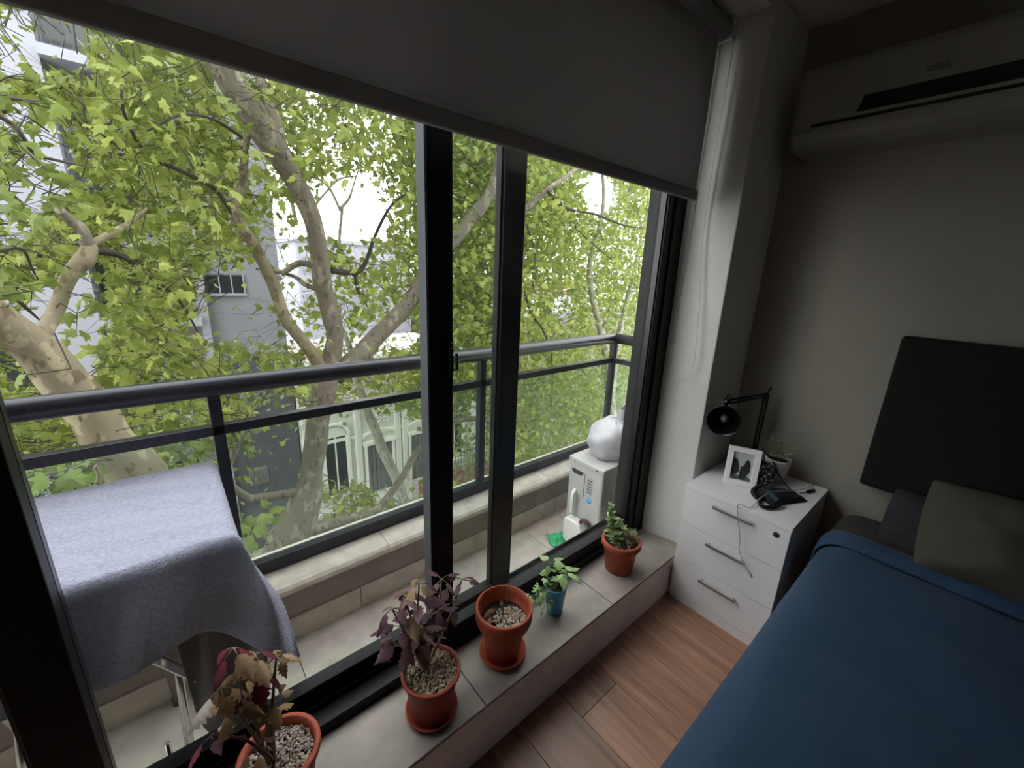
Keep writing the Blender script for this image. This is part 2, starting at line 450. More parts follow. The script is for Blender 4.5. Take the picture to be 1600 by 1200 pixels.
# ------------------------------------------------------------------ roller blind
bl = thing('roller_blind', (.1, .9, 1.8), 'grey roller blind half lowered over the window', 'blind')
BYY = .902
def blind_fn(u, v):
    xx = -.93 + u * (1.722 + .93); zz = 1.808 + v * (2.375 - 1.808)
    return Vector((xx, BYY + .0015 * math.sin(xx * 5 + zz * 3), zz))
MB().grid(blind_fn, 40, 8).build('fabric', 'blind', bl, solid=.0012)
MB().box((-.93, BYY - .008, 1.803), (1.722, BYY + .008, 1.842)).build('bottom_bar', 'blind', bl, .004)
tube('roller', [(-.95, BYY + .005, 2.40), (1.765, BYY + .005, 2.40)], .034, 'blind', bl, 20)
MB().box((1.765, BYY - .03, 2.365), (1.783, BYY + .045, 2.44)).build('bracket', 'white_plastic', bl, .004)
ch = [(1.772, .872, 2.39), (1.770, .868, 1.7), (1.766, .864, 1.35)]
p1 = W(1047, 575, 0, 1.785); p2 = W(1062, 590, 0, 1.785); p3 = W(1082, 575, 0, 1.785); p4 = W(1092, 480, 0, 1.785)
loop = smooth_path([(1.782, .925, 2.38), (1.785, p1.y - .004, 1.75), tuple(p1), tuple(p2), tuple(p3), tuple(p4), (1.783, .88, 1.75), (1.78, .87, 2.38)], 8)
loop = [Vector((min(q.x, 1.828 - .225 * (q.y - WY0) - .004), q.y, q.z)) for q in loop]
MB().tube(loop, .0016, 6).build('pull_cord', 'white_plastic', bl)

# ------------------------------------------------------------------ air conditioner on the wall
ac = thing('air_conditioner', (WX, .25, 2.0), 'white split air conditioner high on the wall', 'air conditioner')
prof = [(WX, 2.285), (2.02, 2.285), (2.003, 2.26), (1.998, 2.12), (1.998, 2.05), (2.02, 2.022), (2.08, 2.005), (WX, 1.995)]
MB().prism([(p[0], p[1]) for p in prof], 1, -.22, .685).build('body', 'ac_plastic', ac, .006)
bp = MB(); bp.prism([(WX, 2.27), (2.03, 2.27), (2.015, 2.03), (2.05, 2.012), (WX, 2.005)], 1, .685, .70); bp.build('end_cap', 'ac_plastic', ac, .008)
MB().prism([(.495, 2.094), (.49, 2.097), (.478, 2.143), (-.21, 2.143), (-.21, 2.094)], 0, 1.9955, 2.004).build('dark_strip', 'black_plastic', ac)
box('air_slot', (1.9965, -.21, 2.072), (2.003, .625, 2.082), 'black_plastic', ac)
box('flap', (1.9955, -.21, 2.043), (2.004, .617, 2.069), 'ac_plastic', ac, .002)
MB().prism([(.273, 2.172), (.327, 2.172), (.333, 2.186), (.279, 2.19)], 0, 1.9962, 2.004).build('name_plate', 'screen_plate', ac)

# ------------------------------------------------------------------ bed
bed = thing('bed', (1.1, -.5, 0), 'bed made up with a blue cover and grey sheet', 'bed')
BW = -1.15
MB().box((.0, BW + .03, .05), (2.13, .2, .25)).build('base', 'headboard', bed, .01)
for (lx, ly) in ((.08, .15), (2.05, .15), (.08, -1.05), (2.05, -1.05)):
    MB().box((lx - .03, ly - .03, 0), (lx + .03, ly + .03, .05)).build('leg', 'black_plastic', bed)
MB().box((.0, BW + .02, .25), (2.13, .205, .52)).build('mattress', 'sheet_grey', bed, .05, seg=4)
def cover(x0, x1, top, edge, drop, amp, seed, ylo=BW - .03):
    R = .075
    def fn(u, v):
        xx = x0 + u * (x1 - x0)
        tot = (edge - ylo) + drop; s = v * tot
        flat = edge - ylo - R
        w = mnoise.noise(Vector((xx * 3, s * 3, seed)))
        if s < flat:
            yy = ylo + s; zz = top
            zz += .012 * mnoise.noise(Vector((xx * 2.2, yy * 2.2, seed))) + .018 * amp * abs(mnoise.noise(Vector((xx * 5, yy * 3.5, seed + 3))))
        else:
            a = (s - flat) / R
            if a < math.pi / 2:
                yy = ylo + flat + R * math.sin(a); zz = top - R * (1 - math.cos(a))
            else:
                yy = edge + .012 * amp * w + .01 * (a - 1.57) * .1; zz = top - R - R * (a - math.pi / 2)
                yy += .006 * math.sin(xx * 23 + 2 * w)
        return Vector((xx, yy, zz))
    return fn
MB().grid(cover(.0, 1.79, .575, .238, .33, 1, 2), 60, 60).build('blue_cover', 'sheet_blue', bed, solid=.01, subsurf=1)
def fold_fn(u, v):
    # thick roll of the cover turned back at the pillow end
    base = cover(1.75, 1.85, .588, .246, .30, 1, 5)
    p = base(u, v); p.z += .03 * math.sin(u * math.pi) ** .7
    return p
MB().grid(fold_fn, 10, 50).build('cover_fold', 'sheet_blue', bed, solid=.008, subsurf=1)
MB().grid(cover(1.84, 2.1, .575, .243, .22, 1, 8), 14, 40).build('sheet', 'sheet_grey', bed, solid=.008, subsurf=1)
hb = tag(MB().box((2.13, -1.3, .695), (2.194, .217, 1.318)).build('headboard', 'headboard', None, .012, seg=3), 'dark padded headboard mounted on the white wall', 'headboard')
def pillow(name, c, size, rotz, tilt, m, label, seed):
    nx, ny = 22, 14
    M = Matrix.Rotation(rotz, 3, 'Z') @ Matrix.Rotation(tilt, 3, 'Y')
    o = MB()
    for sgn in (1, -1):
        def fn(u, v, sgn=sgn):
            a, b = u * 2 - 1, v * 2 - 1
            t = max(0, (1 - abs(a) ** 3.2)) ** .5 * max(0, (1 - abs(b) ** 3.2)) ** .5
            pin = 1 - .08 * (a * a * b * b)
            wr = (.03 * mnoise.noise(Vector((a * 3, b * 3, seed))) + .014 * abs(mnoise.noise(Vector((a * 7, b * 5, seed + 2))))) * t
            p = Vector((b * size[0] / 2 * (1 - .06 * (1 - a*a)) * pin, a * size[1] / 2 * (1 - .05 * (1 - b*b)) * pin, sgn * (size[2] / 2 * t) + wr))
            return M @ p + Vector(c)
        o.grid(fn, nx, ny)
    return tag(o.build(name, m, None, subsurf=1), label, 'pillow')
pillow('pillow', (2.0, -.13, .645), (.27, .50, .13), 0, math.radians(-58), 'pillow_dark', 'dark pillow leaning against the headboard nearest the nightstand', 1)
pillow('pillow', (1.91, -.28, .735), (.34, .62, .17), math.radians(6), math.radians(-50), 'pillow_grey', 'rumpled olive grey pillow propped before the dark headboard', 4)

# ------------------------------------------------------------------ nightstand
ns = thing('nightstand', (1.94, .525, 0), 'white nightstand with three drawers beside the bed', 'nightstand')
bx = MB(); bx.box((1.705, .316, .012), (2.18, .334, .585)); bx.box((1.705, .716, .012), (2.18, .734, .585)); bx.box((2.162, .334, .012), (2.18, .716, .585)); bx.box((1.705, .334, .012), (2.162, .716, .03))
bx.build('body', 'white_lacquer', ns, .001)
box('top', (1.698, .314, .585), (2.182, .736, .604), 'white_lacquer', ns, .0015)
box('plinth', (1.70, .318, 0), (1.718, .732, .045), 'white_lacquer', ns, .001)
for k, (z0, z1, hz) in enumerate(((.4125, .583, .557), (.2265, .4095, .372), (.047, .2235, .18))):
    d = box('drawer', (1.698, .3165, z0), (1.716, .7335, z1), 'white_lacquer', ns, .0012)
    h = MB().box((1.676, .444, hz - .005), (1.683, .603, hz + .008))
    h.box((1.683, .452, hz - .002), (1.698, .458, hz + .005)); h.box((1.683, .589, hz - .002), (1.698, .595, hz + .005))
    h.build('handle', 'alu_handle', d, .0015)
    if k == 0:
        M = Matrix.Rotation(-math.pi / 2, 3, 'Y')
        MB().lathe([(.0, .0), (.011, 0), (.011, .003), (.0085, .0045), (0, .0045)], (1.698, .362, .552), 20, M).build('lock', 'dark_metal', d)
        box('keyhole', (1.6925, .3605, .547), (1.6937, .3635, .557), 'black_plastic', d)

NT = .604
# photo frame
pf = thing('photo_frame', (1.882, .583, NT), 'white photo frame with a black and white picture', 'photo frame')
a = Vector((1.861, .645, NT)); b = Vector((1.904, .521, NT)); ex = (b - a).normalized(); nrm = Vector((0, 0, 1)).cross(ex) * -1
if nrm.x > 0: nrm = -nrm           # towards the room's near side
lean = 6
ez = (Vector((0, 0, 1)) * math.cos(math.radians(lean)) - nrm * math.sin(math.radians(lean))).normalized(); en = ex.cross(ez)
if en.dot(nrm) < 0: en = -en
def pl(u, v, w): return a + ex * u + ez * v + en * w
FW, FH, bw = .131, .178, .024
def fbar(m, u0, v0, u1, v1, w0, w1):
    m.add([pl(u0,v0,w0), pl(u1,v0,w0), pl(u1,v1,w0), pl(u0,v1,w0), pl(u0,v0,w1), pl(u1,v0,w1), pl(u1,v1,w1), pl(u0,v1,w1)],
          [(0,3,2,1),(4,5,6,7),(0,1,5,4),(1,2,6,5),(2,3,7,6),(3,0,4,7)]); return m
m = MB(); fbar(m, 0, 0, FW, bw, -.008, .01); fbar(m, 0, FH - bw, FW, FH, -.008, .01); fbar(m, 0, bw, bw, FH - bw, -.008, .01); fbar(m, FW - bw, bw, FW, FH - bw, -.008, .01)
m.build('frame', 'white_lacquer', pf, .002)
ph = fbar(MB(), bw - .002, bw - .002, FW - bw + .002, FH - bw + .002, -.006, -.002).build('photo', 'photo_paper', pf)
def flatpoly(pts, w, nm, mt):
    n = len(pts)
    MB().add([pl(u, v, w) for u, v in pts] + [pl(u, v, w - .0008) for u, v in pts], [tuple(range(n)), tuple(range(2*n-1, n-1, -1))] + [(i, n+i, n+(i+1)%n, (i+1)%n) for i in range(n)]).build(nm, mt, ph)
flatpoly([(.026, .026), (.106, .026), (.106, .036), (.09, .047), (.06, .044), (.026, .052)], -.0010, 'ground_tone', 'photo_mid')
flatpoly([(.026, .045), (.042, .045), (.055, .062), (.055, .085), (.05, .10), (.043, .118), (.034, .122), (.026, .112)], -.0007, 'figure', 'photo_dark')
flatpoly([(.06, .03), (.083, .03), (.089, .055), (.098, .07), (.097, .1), (.091, .118), (.083, .125), (.075, .115), (.072, .097), (.06, .086), (.058, .06)], -.0007, 'figure', 'photo_dark')
sp = pl(FW / 2, FH * .6, -.008); gp = a + ex * (FW / 2) - nrm * .11 + Vector((0, 0, .002))
MB().tube([sp, gp], .006, 4).build('easel_back', 'photo_dark', pf)

# desk lamp
lp = thing('desk_lamp', (2.15, .6, NT), 'black jointed desk lamp on the nightstand', 'lamp')
base = Vector((2.145, .628, NT)); low = Vector((2.13, .622, .70)); elb = W(1197, 618, 0, 2.11); hd = W(1136, 628, 0, 1.89); shc = W(1131, 657, 0, 1.845)
MB().box((2.115, .598, NT), (2.182, .658, NT + .014)).box((2.13, .612, NT + .014), (2.16, .644, NT + .055)).build('clamp', 'lamp_black', lp, .004)
MB().tube([base + Vector((0, 0, .05)), low], .009, 10).build('post', 'lamp_black', lp)
def twin(p, q, nm, sep=.008):
    d = (q - p).normalized(); s = d.cross(Vector((.7, .7, 0))).normalized()
    o = MB()
    for k in (-1, 1): o.tube([p + s * sep * k, q + s * sep * k], .0055, 8)
    o.build(nm, 'lamp_black', lp)
twin(low, elb, 'lower_arm'); twin(elb, hd, 'upper_arm')
tail = elb + (elb - hd).normalized() * .02 + Vector((0, 0, .035))
MB().tube([elb, tail], .004, 8).ball(tail, .006).build('elbow_pin', 'lamp_black', lp)
MB().ball(elb, .015).build('joint', 'lamp_black', lp); MB().ball(hd, .019).build('joint', 'lamp_black', lp)
axis = (CAM + Vector((.35, .3, -.65)) - shc).normalized()
MS = axis.to_track_quat('Z', 'Y').to_matrix()
shade = MB().lathe([(.022, -.105), (.026, -.085), (.034, -.075), (.05, -.045), (.066, -.01), (.07, .012), (.067, .012), (.063, -.01), (.046, -.045), (.03, -.07), (.0, -.072)], shc, 32, MS, closed=False).build('shade', 'lamp_black', lp)
MB().lathe([(.0, -.072), (.014, -.07), (.017, -.05), (.02, -.03), (.012, -.012), (0, -.008)], shc, 16, MS, closed=False).build('bulb', 'lens_glass', shade)
top = shc + MS @ Vector((0, 0, -.095))
MB().tube([top, hd], .012, 10).build('neck', 'lamp_black', lp)
MB().tube(smooth_path([top + Vector((0, 0, .01)), hd + Vector((-.01, 0, .035)), hd + (elb - hd) * .12 + Vector((0, 0, .01))], 6), .003, 6).build('wire', 'lamp_black', lp)
for q in (Vector((-.018, .012, .0)), Vector((-.018, -.02, -.008))): MB().ball(hd + q, .005, 8, 5).build('screw', 'chrome', lp)

# round patterned pot and small plant pot
rp = thing('round_ornament', (1.985, .527, NT), 'round pot with blue and white crackle pattern behind the photo frame', 'pot')
pc = [(.0, .0), (.025, 0), (.042, .012), (.052, .035), (.054, .055), (.05, .075), (.038, .094), (.026, .102), (.022, .102), (.03, .092), (.03, .088), (0, .088)]
MB().lathe(pc, (1.985, .527, NT), 32, closed=False).build('bowl', 'pattern_pot', rp)
pp = thing('potted_succulent', (2.085, .505, NT), 'small pale succulent in a white pot against the wall', 'potted plant')
q = Vector((2.085, .505, NT))
MB().lathe([(0, 0), (.034, 0), (.04, .02), (.05, .085), (.053, .1), (.053, .108), (.047, .108), (.045, .09), (0, .088)], q, 28, closed=False).build('pot', 'white_plastic', pp)
MB().lathe([(0, .098), (.03, .097), (.046, .094)], q, 20, closed=False).build('soil', 'soil', pp)

# ------------------------------------------------------------------ leaves for pot plants
def leaf_shape(L, Wd, ser=0, curl=.2, fold=.15, n=6):
    """one leaf along +Y, midrib raised; returns verts, faces"""
    vs = [(0, 0, 0)]
    left, mid, rgt = [], [], []
    for i in range(1, n + 1):
        t = i / n
        w = Wd / 2 * (math.sin(math.pi * t ** .75)) * (1 - .15 * t)
        if ser and i % 2 == 0 and i < n: w *= (1 - ser)
        y = L * t; z = -curl * L * t * t
        mid.append((0, y, z)); left.append((-w, y - .06 * L, z - fold * w)); rgt.append((w, y - .06 * L, z - fold * w))
    vs += mid + left[:-1] + rgt[:-1]
    fs = []
    m0 = lambda i: 0 if i < 0 else 1 + i
    l0 = lambda i: 1 + n + i; r0 = lambda i: 1 + n + (n - 1) + i
    fs.append((0, m0(0), l0(0))); fs.append((0, r0(0), m0(0)))
    for i in range(n - 2):
        fs.append((m0(i), m0(i+1), l0(i+1), l0(i))); fs.append((m0(i+1), m0(i), r0(i), r0(i+1)))
    fs.append((m0(n-2), m0(n-1), l0(n-2))); fs.append((m0(n-1), m0(n-2), r0(n-2)))
    return vs, fs
LEAFMESH = {}
def leaf_mesh(key, mt, *a, **k):
    if key in LEAFMESH: return LEAFMESH[key]
    vs, fs = leaf_shape(*a, **k)
    me = bpy.data.meshes.new('leaf'); me.from_pydata(vs, [], fs); me.materials.append(MATS[mt])
    me.polygons.foreach_set('use_smooth', [True] * len(fs)); LEAFMESH[key] = me
    return me
def put_leaf(me, p, d, roll, s, parent, name='leaf'):
    o = bpy.data.objects.new(name, me); col.objects.link(o); o.parent = parent
    M = (rot_to(d, roll) * s).to_4x4(); M.translation = Vector(p) - world_off(parent); o.matrix_local = M
    return o

# succulent on the nightstand
sm_ = leaf_mesh('ashy', 'leaf_ashy', .036, .013, curl=.2, n=4)
for k, (dx, dy, h) in enumerate(((-.012, .015, .10), (.01, -.018, .115), (.0, .0, .07), (-.02, -.01, .06), (.022, .012, .08))):
    s0 = q + Vector((dx, dy, .095)); s1 = s0 + Vector((dx * .8 - .01, dy * 1.4, h))
    tube('stem', smooth_path([s0, (s0 + s1) / 2 + Vector((.004, .004, 0)), s1], 4), .002, 'stem_green', pp, 6)
    for j in range(9):
        t = .25 + .75 * j / 8; an = j * 2.4 + k
        put_leaf(sm_, s0.lerp(s1, t), (math.cos(an), math.sin(an), .7), rnd.uniform(-.5, .5), rnd.uniform(.8, 1.2), pp)

# pouch with cables
po = thing('pouch', (1.9, .42, NT), 'black fabric pouch lying open on the nightstand', 'pouch')
def pouch_fn(u, v):
    a, b = u * 2 - 1, v * 2 - 1
    c0 = Vector((1.915, .425, NT)); e1 = Vector((.19, -.115, 0)).normalized(); e2 = Vector((.115, .19, 0)).normalized()
    t = max(0, 1 - abs(a) ** 4) * max(0, 1 - abs(b) ** 4)
    return c0 + e1 * (a * .095) + e2 * (b * .05 * (1 - .2 * a)) + Vector((0, 0, .002 + t ** .5 * (.028 - .012 * a + .008 * mnoise.noise(Vector((a * 3, b * 3, 2))))))
MB().grid(pouch_fn, 16, 12).build('body', 'pouch', po, solid=.003)
ctr = Vector((1.862, .47, NT))
MB().tube(smooth_path([W(1183, 778, 2, NT + .008), W(1176, 768, 2, NT + .02), W(1186, 760, 2, NT + .03), W(1200, 764, 2, NT + .03), W(1216, 770, 2, NT + .03)], 6), .009, 8).build('flap_roll', 'pouch', po)
MB().tube(smooth_path([W(1195, 772, 2, NT + .01), W(1187, 783, 2, NT + .01), W(1192, 791, 2, NT + .012), W(1212, 792, 2, NT + .012), W(1222, 785, 2, NT + .02)], 6), .008, 8).build('flap_roll', 'pouch', po)
MB().tube(smooth_path([W(1200, 768, 2, NT + .036), W(1210, 777, 2, NT + .036), W(1216, 783, 2, NT + .03)], 4), .011, 8).build('lining', 'pouch_teal', po)
MB().tube(smooth_path([W(1250, 770, 2, NT + .006), W(1258, 769, 2, NT + .006), W(1264, 767, 2, NT + .008)], 4), .0025, 6).tube([W(1262, 768, 2, NT + .008), W(1272, 766, 2, NT + .008)], .007, 8).build('plug', 'black_plastic', po)
lc = tag(tube('lamp_cable', smooth_path([W(1190, 702, 0, 2.12), W(1205, 716, 0, 2.05), W(1216, 740, 0, 2.0), W(1226, 755, 2, NT + .006), W(1236, 766, 2, NT + .006), W(1243, 773, 2, NT + .004)], 6), .0032, 'black_plastic', None, 6), 'black lamp cable looping down to the nightstand top', 'cable')
wc = thing('phone_cable', tuple(W(1200, 772, 2, NT)), 'thin white charging cable hanging over the drawers', 'cable')
pts = [W(1282, 752, 2, NT + .004), W(1268, 760, 2, NT + .004), W(1245, 766, 2, NT + .03), W(1210, 768, 2, NT + .045), W(1190, 777, 2, NT + .02), W(1172, 793, 2, NT + .006), Vector((1.693, .512, NT + .002)), W(1156, 838, 0, 1.672), W(1155, 860, 0, 1.668), W(1162, 878, 0, 1.668), W(1172, 896, 0, 1.672)]
MB().tube(smooth_path(pts, 8), .0019, 6).build('wire', 'cable_white', wc)
MB().tube([W(1171, 894, 0, 1.672), W(1175, 902, 0, 1.672)], .0035, 8).build('connector', 'cable_white', wc)

# ------------------------------------------------------------------ pots on the sill
def pot_profile(rt, rb, h, rim=.022, lip=.006):
    ri = rt - .007
    return [(0, 0), (rb, 0), (rb + (rt - rb) * .78, h - rim), (rt + lip * .2, h - rim), (rt + lip, h - rim * .6), (rt + lip, h - .003), (rt + lip - .003, h), (ri, h), (ri - .002, h - .02), (ri * .9, h - .05), (0, h - .05)]
def saucer_profile(r): return [(0, 0), (r * .86, 0), (r, .018), (r, .022), (r - .004, .022), (r * .86 - .003, .005), (0, .005)]
def grit(parent, c, r, n, m, seed, size=.0045):
    R = random.Random(seed); o = MB()
    for _ in range(n):
        a = R.uniform(0, 6.28); rr = r * math.sqrt(R.random()); s = R.uniform(.5, 1.3) * size
        M = Matrix.Rotation(R.uniform(0, 3), 3, 'X') @ Matrix.Rotation(R.uniform(0, 3), 3, 'Z')
        p = Vector(c) + Vector((rr * math.cos(a), rr * math.sin(a), R.uniform(-.002, .004)))
        vs = [(s, 0, 0), (-s, 0, 0), (0, s * .8, 0), (0, -s * .8, 0), (0, 0, s * .7), (0, 0, -s * .7)]
        o.add([M @ Vector(v) + p for v in vs], [(0,2,4),(2,1,4),(1,3,4),(3,0,4),(2,0,5),(1,2,5),(3,1,5),(0,3,5)])
    g = o.build('perlite_grit', m, parent); g['kind'] = 'stuff'; return g
def soil_disc(parent, c, r, seed):
    def fn(u, v):
        a = v * 2 * math.pi; rr = u * r
        x_, y_ = rr * math.cos(a), rr * math.sin(a)
        return Vector(c) + Vector((x_, y_, -.004 + .005 * mnoise.noise(Vector((x_ * 40, y_ * 40, seed)))))
    MB().grid(fn, 8, 32).build('soil', 'soil', parent)

def stemmed(parent, base_p, tips, m, r=.004, leaves=(), seed=0, down=0):
    """stems to the tips, whorls of leaves at each tip and some along the way"""
    R = random.Random(seed)
    for (tip, kinds, cnt, ls) in tips:
        tip = Vector(tip); bp_ = Vector(base_p) + Vector((R.uniform(-.008, .008), R.uniform(-.008, .008), 0))
        midp = bp_.lerp(tip, .5) + Vector((R.uniform(-.012, .012), R.uniform(-.012, .012), .012))
        path = smooth_path([bp_, midp, tip], 6)
        MB().tube(path, lerp_list([r, r * .8, r * .5], len(path)), 7).build('stem', m, parent)
        for j in range(cnt):
            t = 1 - .45 * (j // 4) / max(1, cnt / 4); an = j * 1.75 + R.uniform(-.4, .4)
            p = path[int(t * (len(path) - 1))]
            d = Vector((math.cos(an), math.sin(an), R.uniform(-.5, .35) - down))
            pet = p + d.normalized() * R.uniform(.012, .025)
            MB().tube([p, pet], r * .35, 5).build('petiole', m, parent)
            put_leaf(R.choice(kinds), pet, d, R.uniform(-.6, .6), ls * R.uniform(.75, 1.2), parent)

cp = [leaf_mesh('cp%d' % k, 'coleus_purple', .058, .044, ser=.28, curl=c, fold=f, n=10) for k, (c, f) in enumerate(((.3, .3), (.6, .5), (.15, .2)))]
ct = [leaf_mesh('ct%d' % k, 'coleus_tan', .058, .044, ser=.35, curl=c, fold=f, n=10) for k, (c, f) in enumerate(((.5, .9), (.9, .8), (.3, 1.1)))]
cr_ = [leaf_mesh('cr%d' % k, 'coleus_red', .056, .042, ser=.25, curl=c, fold=f, n=10) for k, (c, f) in enumerate(((.4, .7), (.7, .5)))]
# wilting coleus nearest the camera
A = Vector((.062, .868, SZ))
p1 = thing('potted_coleus', A, 'wilting brown coleus in the terracotta pot nearest the camera', 'potted plant', 'potted plants on the sill')
MB().lathe(pot_profile(.084, .06, .175), A, 36, closed=False).build('pot', 'terracotta', p1)
soil_disc(p1, A + Vector((0, 0, .15)), .077, 1); grit(p1, A + Vector((0, 0, .151)), .072, 900, 'perlite', 2)
bs = A + Vector((-.02, .0, .148))
def tipw(u, v, y): return tuple(W(u, v, 1, y))
stemmed(p1, bs, [(tipw(365, 1012, .89), ct + cr_, 9, 1.0), (tipw(398, 1022, .90), ct + cr_, 8, .9), (tipw(345, 1075, .87), ct, 8, .9), (tipw(432, 1025, .90), ct, 6, .8), (tipw(425, 1095, .89), ct, 6, .75)], 'stem_brown', .0048, seed=3, down=.45)
stemmed(p1, bs, [(tipw(330, 1150, .85), cr_ + cp, 5, .7), (tipw(395, 1170, .83), ct + cp, 5, .7)], 'stem_purple', .004, seed=5, down=.4)
# purple coleus
A = Vector((.452, .838, SZ))
p2 = thing('potted_coleus', A, 'purple coleus in the terracotta pot below the window stile', 'potted plant', 'potted plants on the sill')
MB().lathe(saucer_profile(.078), A, 32, closed=False).build('saucer', 'terracotta2', p2)
MB().lathe([(r_, z_ + .006) for r_, z_ in pot_profile(.084, .058, .155, rim=.012, lip=.003)], A, 36, closed=False).build('pot', 'terracotta2', p2)
soil_disc(p2, A + Vector((0, 0, .148)), .078, 3); grit(p2, A + Vector((0, 0, .149)), .074, 1100, 'perlite2', 4)
bs = A + Vector((-.01, .012, .146))
stemmed(p2, bs, [(tipw(655, 910, .91), cp + ct[:1], 8, 1.0), (tipw(632, 930, .93), cp + ct[:1], 8, 1.0), (tipw(612, 950, .92), cp, 7, .95), (tipw(690, 905, .93), cp, 7, .85), (tipw(722, 905, .93), cp, 7, .8), (tipw(620, 1005, .89), cp, 8, .9), (tipw(655, 985, .87), cp, 8, .9), (tipw(685, 960, .89), cp, 6, .8)], 'stem_brown', .0045, seed=8, down=.15)
# nearly empty pot
A = Vector((.742, .856, SZ))
p3 = thing('potted_stick', A, 'large terracotta pot on a saucer holding a single bare twig', 'potted plant', 'potted plants on the sill')
MB().lathe(saucer_profile(.083), A, 36, closed=False).build('saucer', 'terracotta', p3)
MB().lathe([(0, .006), (.058, .006), (.07, .11), (.074, .125), (.09, .14), (.097, .16), (.098, .197), (.095, .201), (.089, .201), (.087, .175), (.078, .14), (0, .14)], A, 40, closed=False).build('pot', 'terracotta', p3)
soil_disc(p3, A + Vector((0, 0, .15)), .08, 6); grit(p3, A + Vector((.012, -.02, .151)), .055, 500, 'perlite', 7)
tube('twig', smooth_path([A + Vector((-.005, 0, .145)), A + Vector((0, .005, .2)), A + Vector((.012, .018, .262))], 4), .0028, 'stem_purple', p3, 6)
dl = [leaf_mesh('dl%d' % k, 'leaf_dead', .045, .02, curl=.5, fold=.6, n=5) for k in range(2)]
for k in range(10):
    a_ = rnd.uniform(0, 6.28); rr = rnd.uniform(.02, .055)
    put_leaf(dl[k % 2], A + Vector((rr * math.cos(a_) - .012, rr * math.sin(a_) + .015, .156)), (math.cos(a_ * 2), math.sin(a_ * 2), .15), rnd.uniform(-.8, .8), rnd.uniform(.7, 1.1), p3, 'dry_leaf')
# blue cup
A = Vector((1.02, .872, SZ))
p4 = thing('potted_cutting', A, 'small leafy cutting in a blue plastic cup', 'potted plant', 'potted plants on the sill')
MB().lathe([(0, 0), (.029, 0), (.031, .004), (.042, .118), (.0435, .12), (.0435, .125), (.0405, .125), (.039, .1), (0, .1)], A, 32, closed=False).build('cup', 'blue_cup', p4)
MB().lathe([(.0402, .1145), (.042, .1145), (.0425, .118), (.0405, .118)], A, 32, closed=False).build('rim_band', 'blue_cup', p4)
soil_disc(p4, A + Vector((0, 0, .112)), .038, 9)
lpz = [leaf_mesh('pz%d' % k, 'leaf_pale', .05, .03, curl=c, fold=.2, n=7) for k, c in enumerate((.2, .4))]
lps = [leaf_mesh('ps%d' % k, 'leaf_pale', .022, .016, curl=c, fold=.2, n=5) for k, c in enumerate((.2, .4))]
bs = A + Vector((0, 0, .11))
stemmed(p4, bs, [(A + Vector((.02, -.015, .185)), lpz, 7, 1.0), (A + Vector((-.005, .035, .205)), lpz, 6, .9), (A + Vector((-.03, .02, .16)), lpz + lps, 6, .7), (A + Vector((.05, -.01, .165)), lpz, 6, .9)], 'stem_green', .0025, seed=11)
for k in range(7):
    a_ = math.radians(150 + k * 14); L_ = .05 + .012 * (k % 4)
    e = A + Vector((math.cos(a_) * (.05 + L_ * .6), math.sin(a_) * .05 + .03, .05 + .022 * (k % 5)))
    e.y = min(e.y, FRY - .02)
    stemmed(p4, bs, [(e, lps, 9, .9)], 'stem_green', .0014, seed=30 + k)
# succulents in the farthest pot
A = Vector((1.43, .862, SZ))
p5 = thing('potted_succulent', A, 'green succulents in the terracotta pot nearest the pillar', 'potted plant', 'potted plants on the sill')
MB().lathe([(0, 0), (.056, 0), (.06, .004), (.075, .122), (.083, .124), (.088, .132), (.087, .15), (.083, .155), (.076, .155), (.073, .13), (0, .12)], A, 36, closed=False).build('pot', 'terracotta', p5)
soil_disc(p5, A + Vector((0, 0, .142)), .074, 12); grit(p5, A + Vector((-.015, -.02, .143)), .04, 160, 'perlite', 14)
sl = [leaf_mesh('sl%d' % k, 'leaf_succ', .040, .034, curl=c, fold=-.25, n=5) for k, c in enumerate((-.2, .2))]
sf = [leaf_mesh('sf', 'leaf_succ', .024, .010, curl=-.3, fold=-.2, n=4)]
for (dx, dy, h, n_, s_) in ((-.03, .03, .12, 26, 1.0), (-.04, -.005, .055, 22, 1.0), (.0, .03, .07, 20, 1.0), (-.02, .05, .165, 20, .75), (-.012, .0, .08, 18, .9)):
    s0 = A + Vector((dx, dy, .14)); s1 = s0 + Vector((dx * .4, .004, h))
    tube('stem', smooth_path([s0, s0.lerp(s1, .5) + Vector((.004, 0, 0)), s1], 4), .004, 'stem_green', p5, 6)
    for j in range(n_):
        t = .15 + .85 * j / (n_ - 1); an = j * 2.4
        put_leaf(sl[j % 2], s0.lerp(s1, t), (math.cos(an), math.sin(an), .25 + .6 * t), 0, s_ * rnd.uniform(.8, 1.15), p5)
for k in range(46):
    a_ = k * 2.399; rr = .034 * math.sqrt(k / 46)
    put_leaf(sf[0], A + Vector((.036 + rr * math.cos(a_), -.018 + rr * math.sin(a_), .145 + .03 * (1 - k / 46))), (math.cos(a_), math.sin(a_), 1.2 - k / 60), 0, rnd.uniform(.8, 1.3), p5)

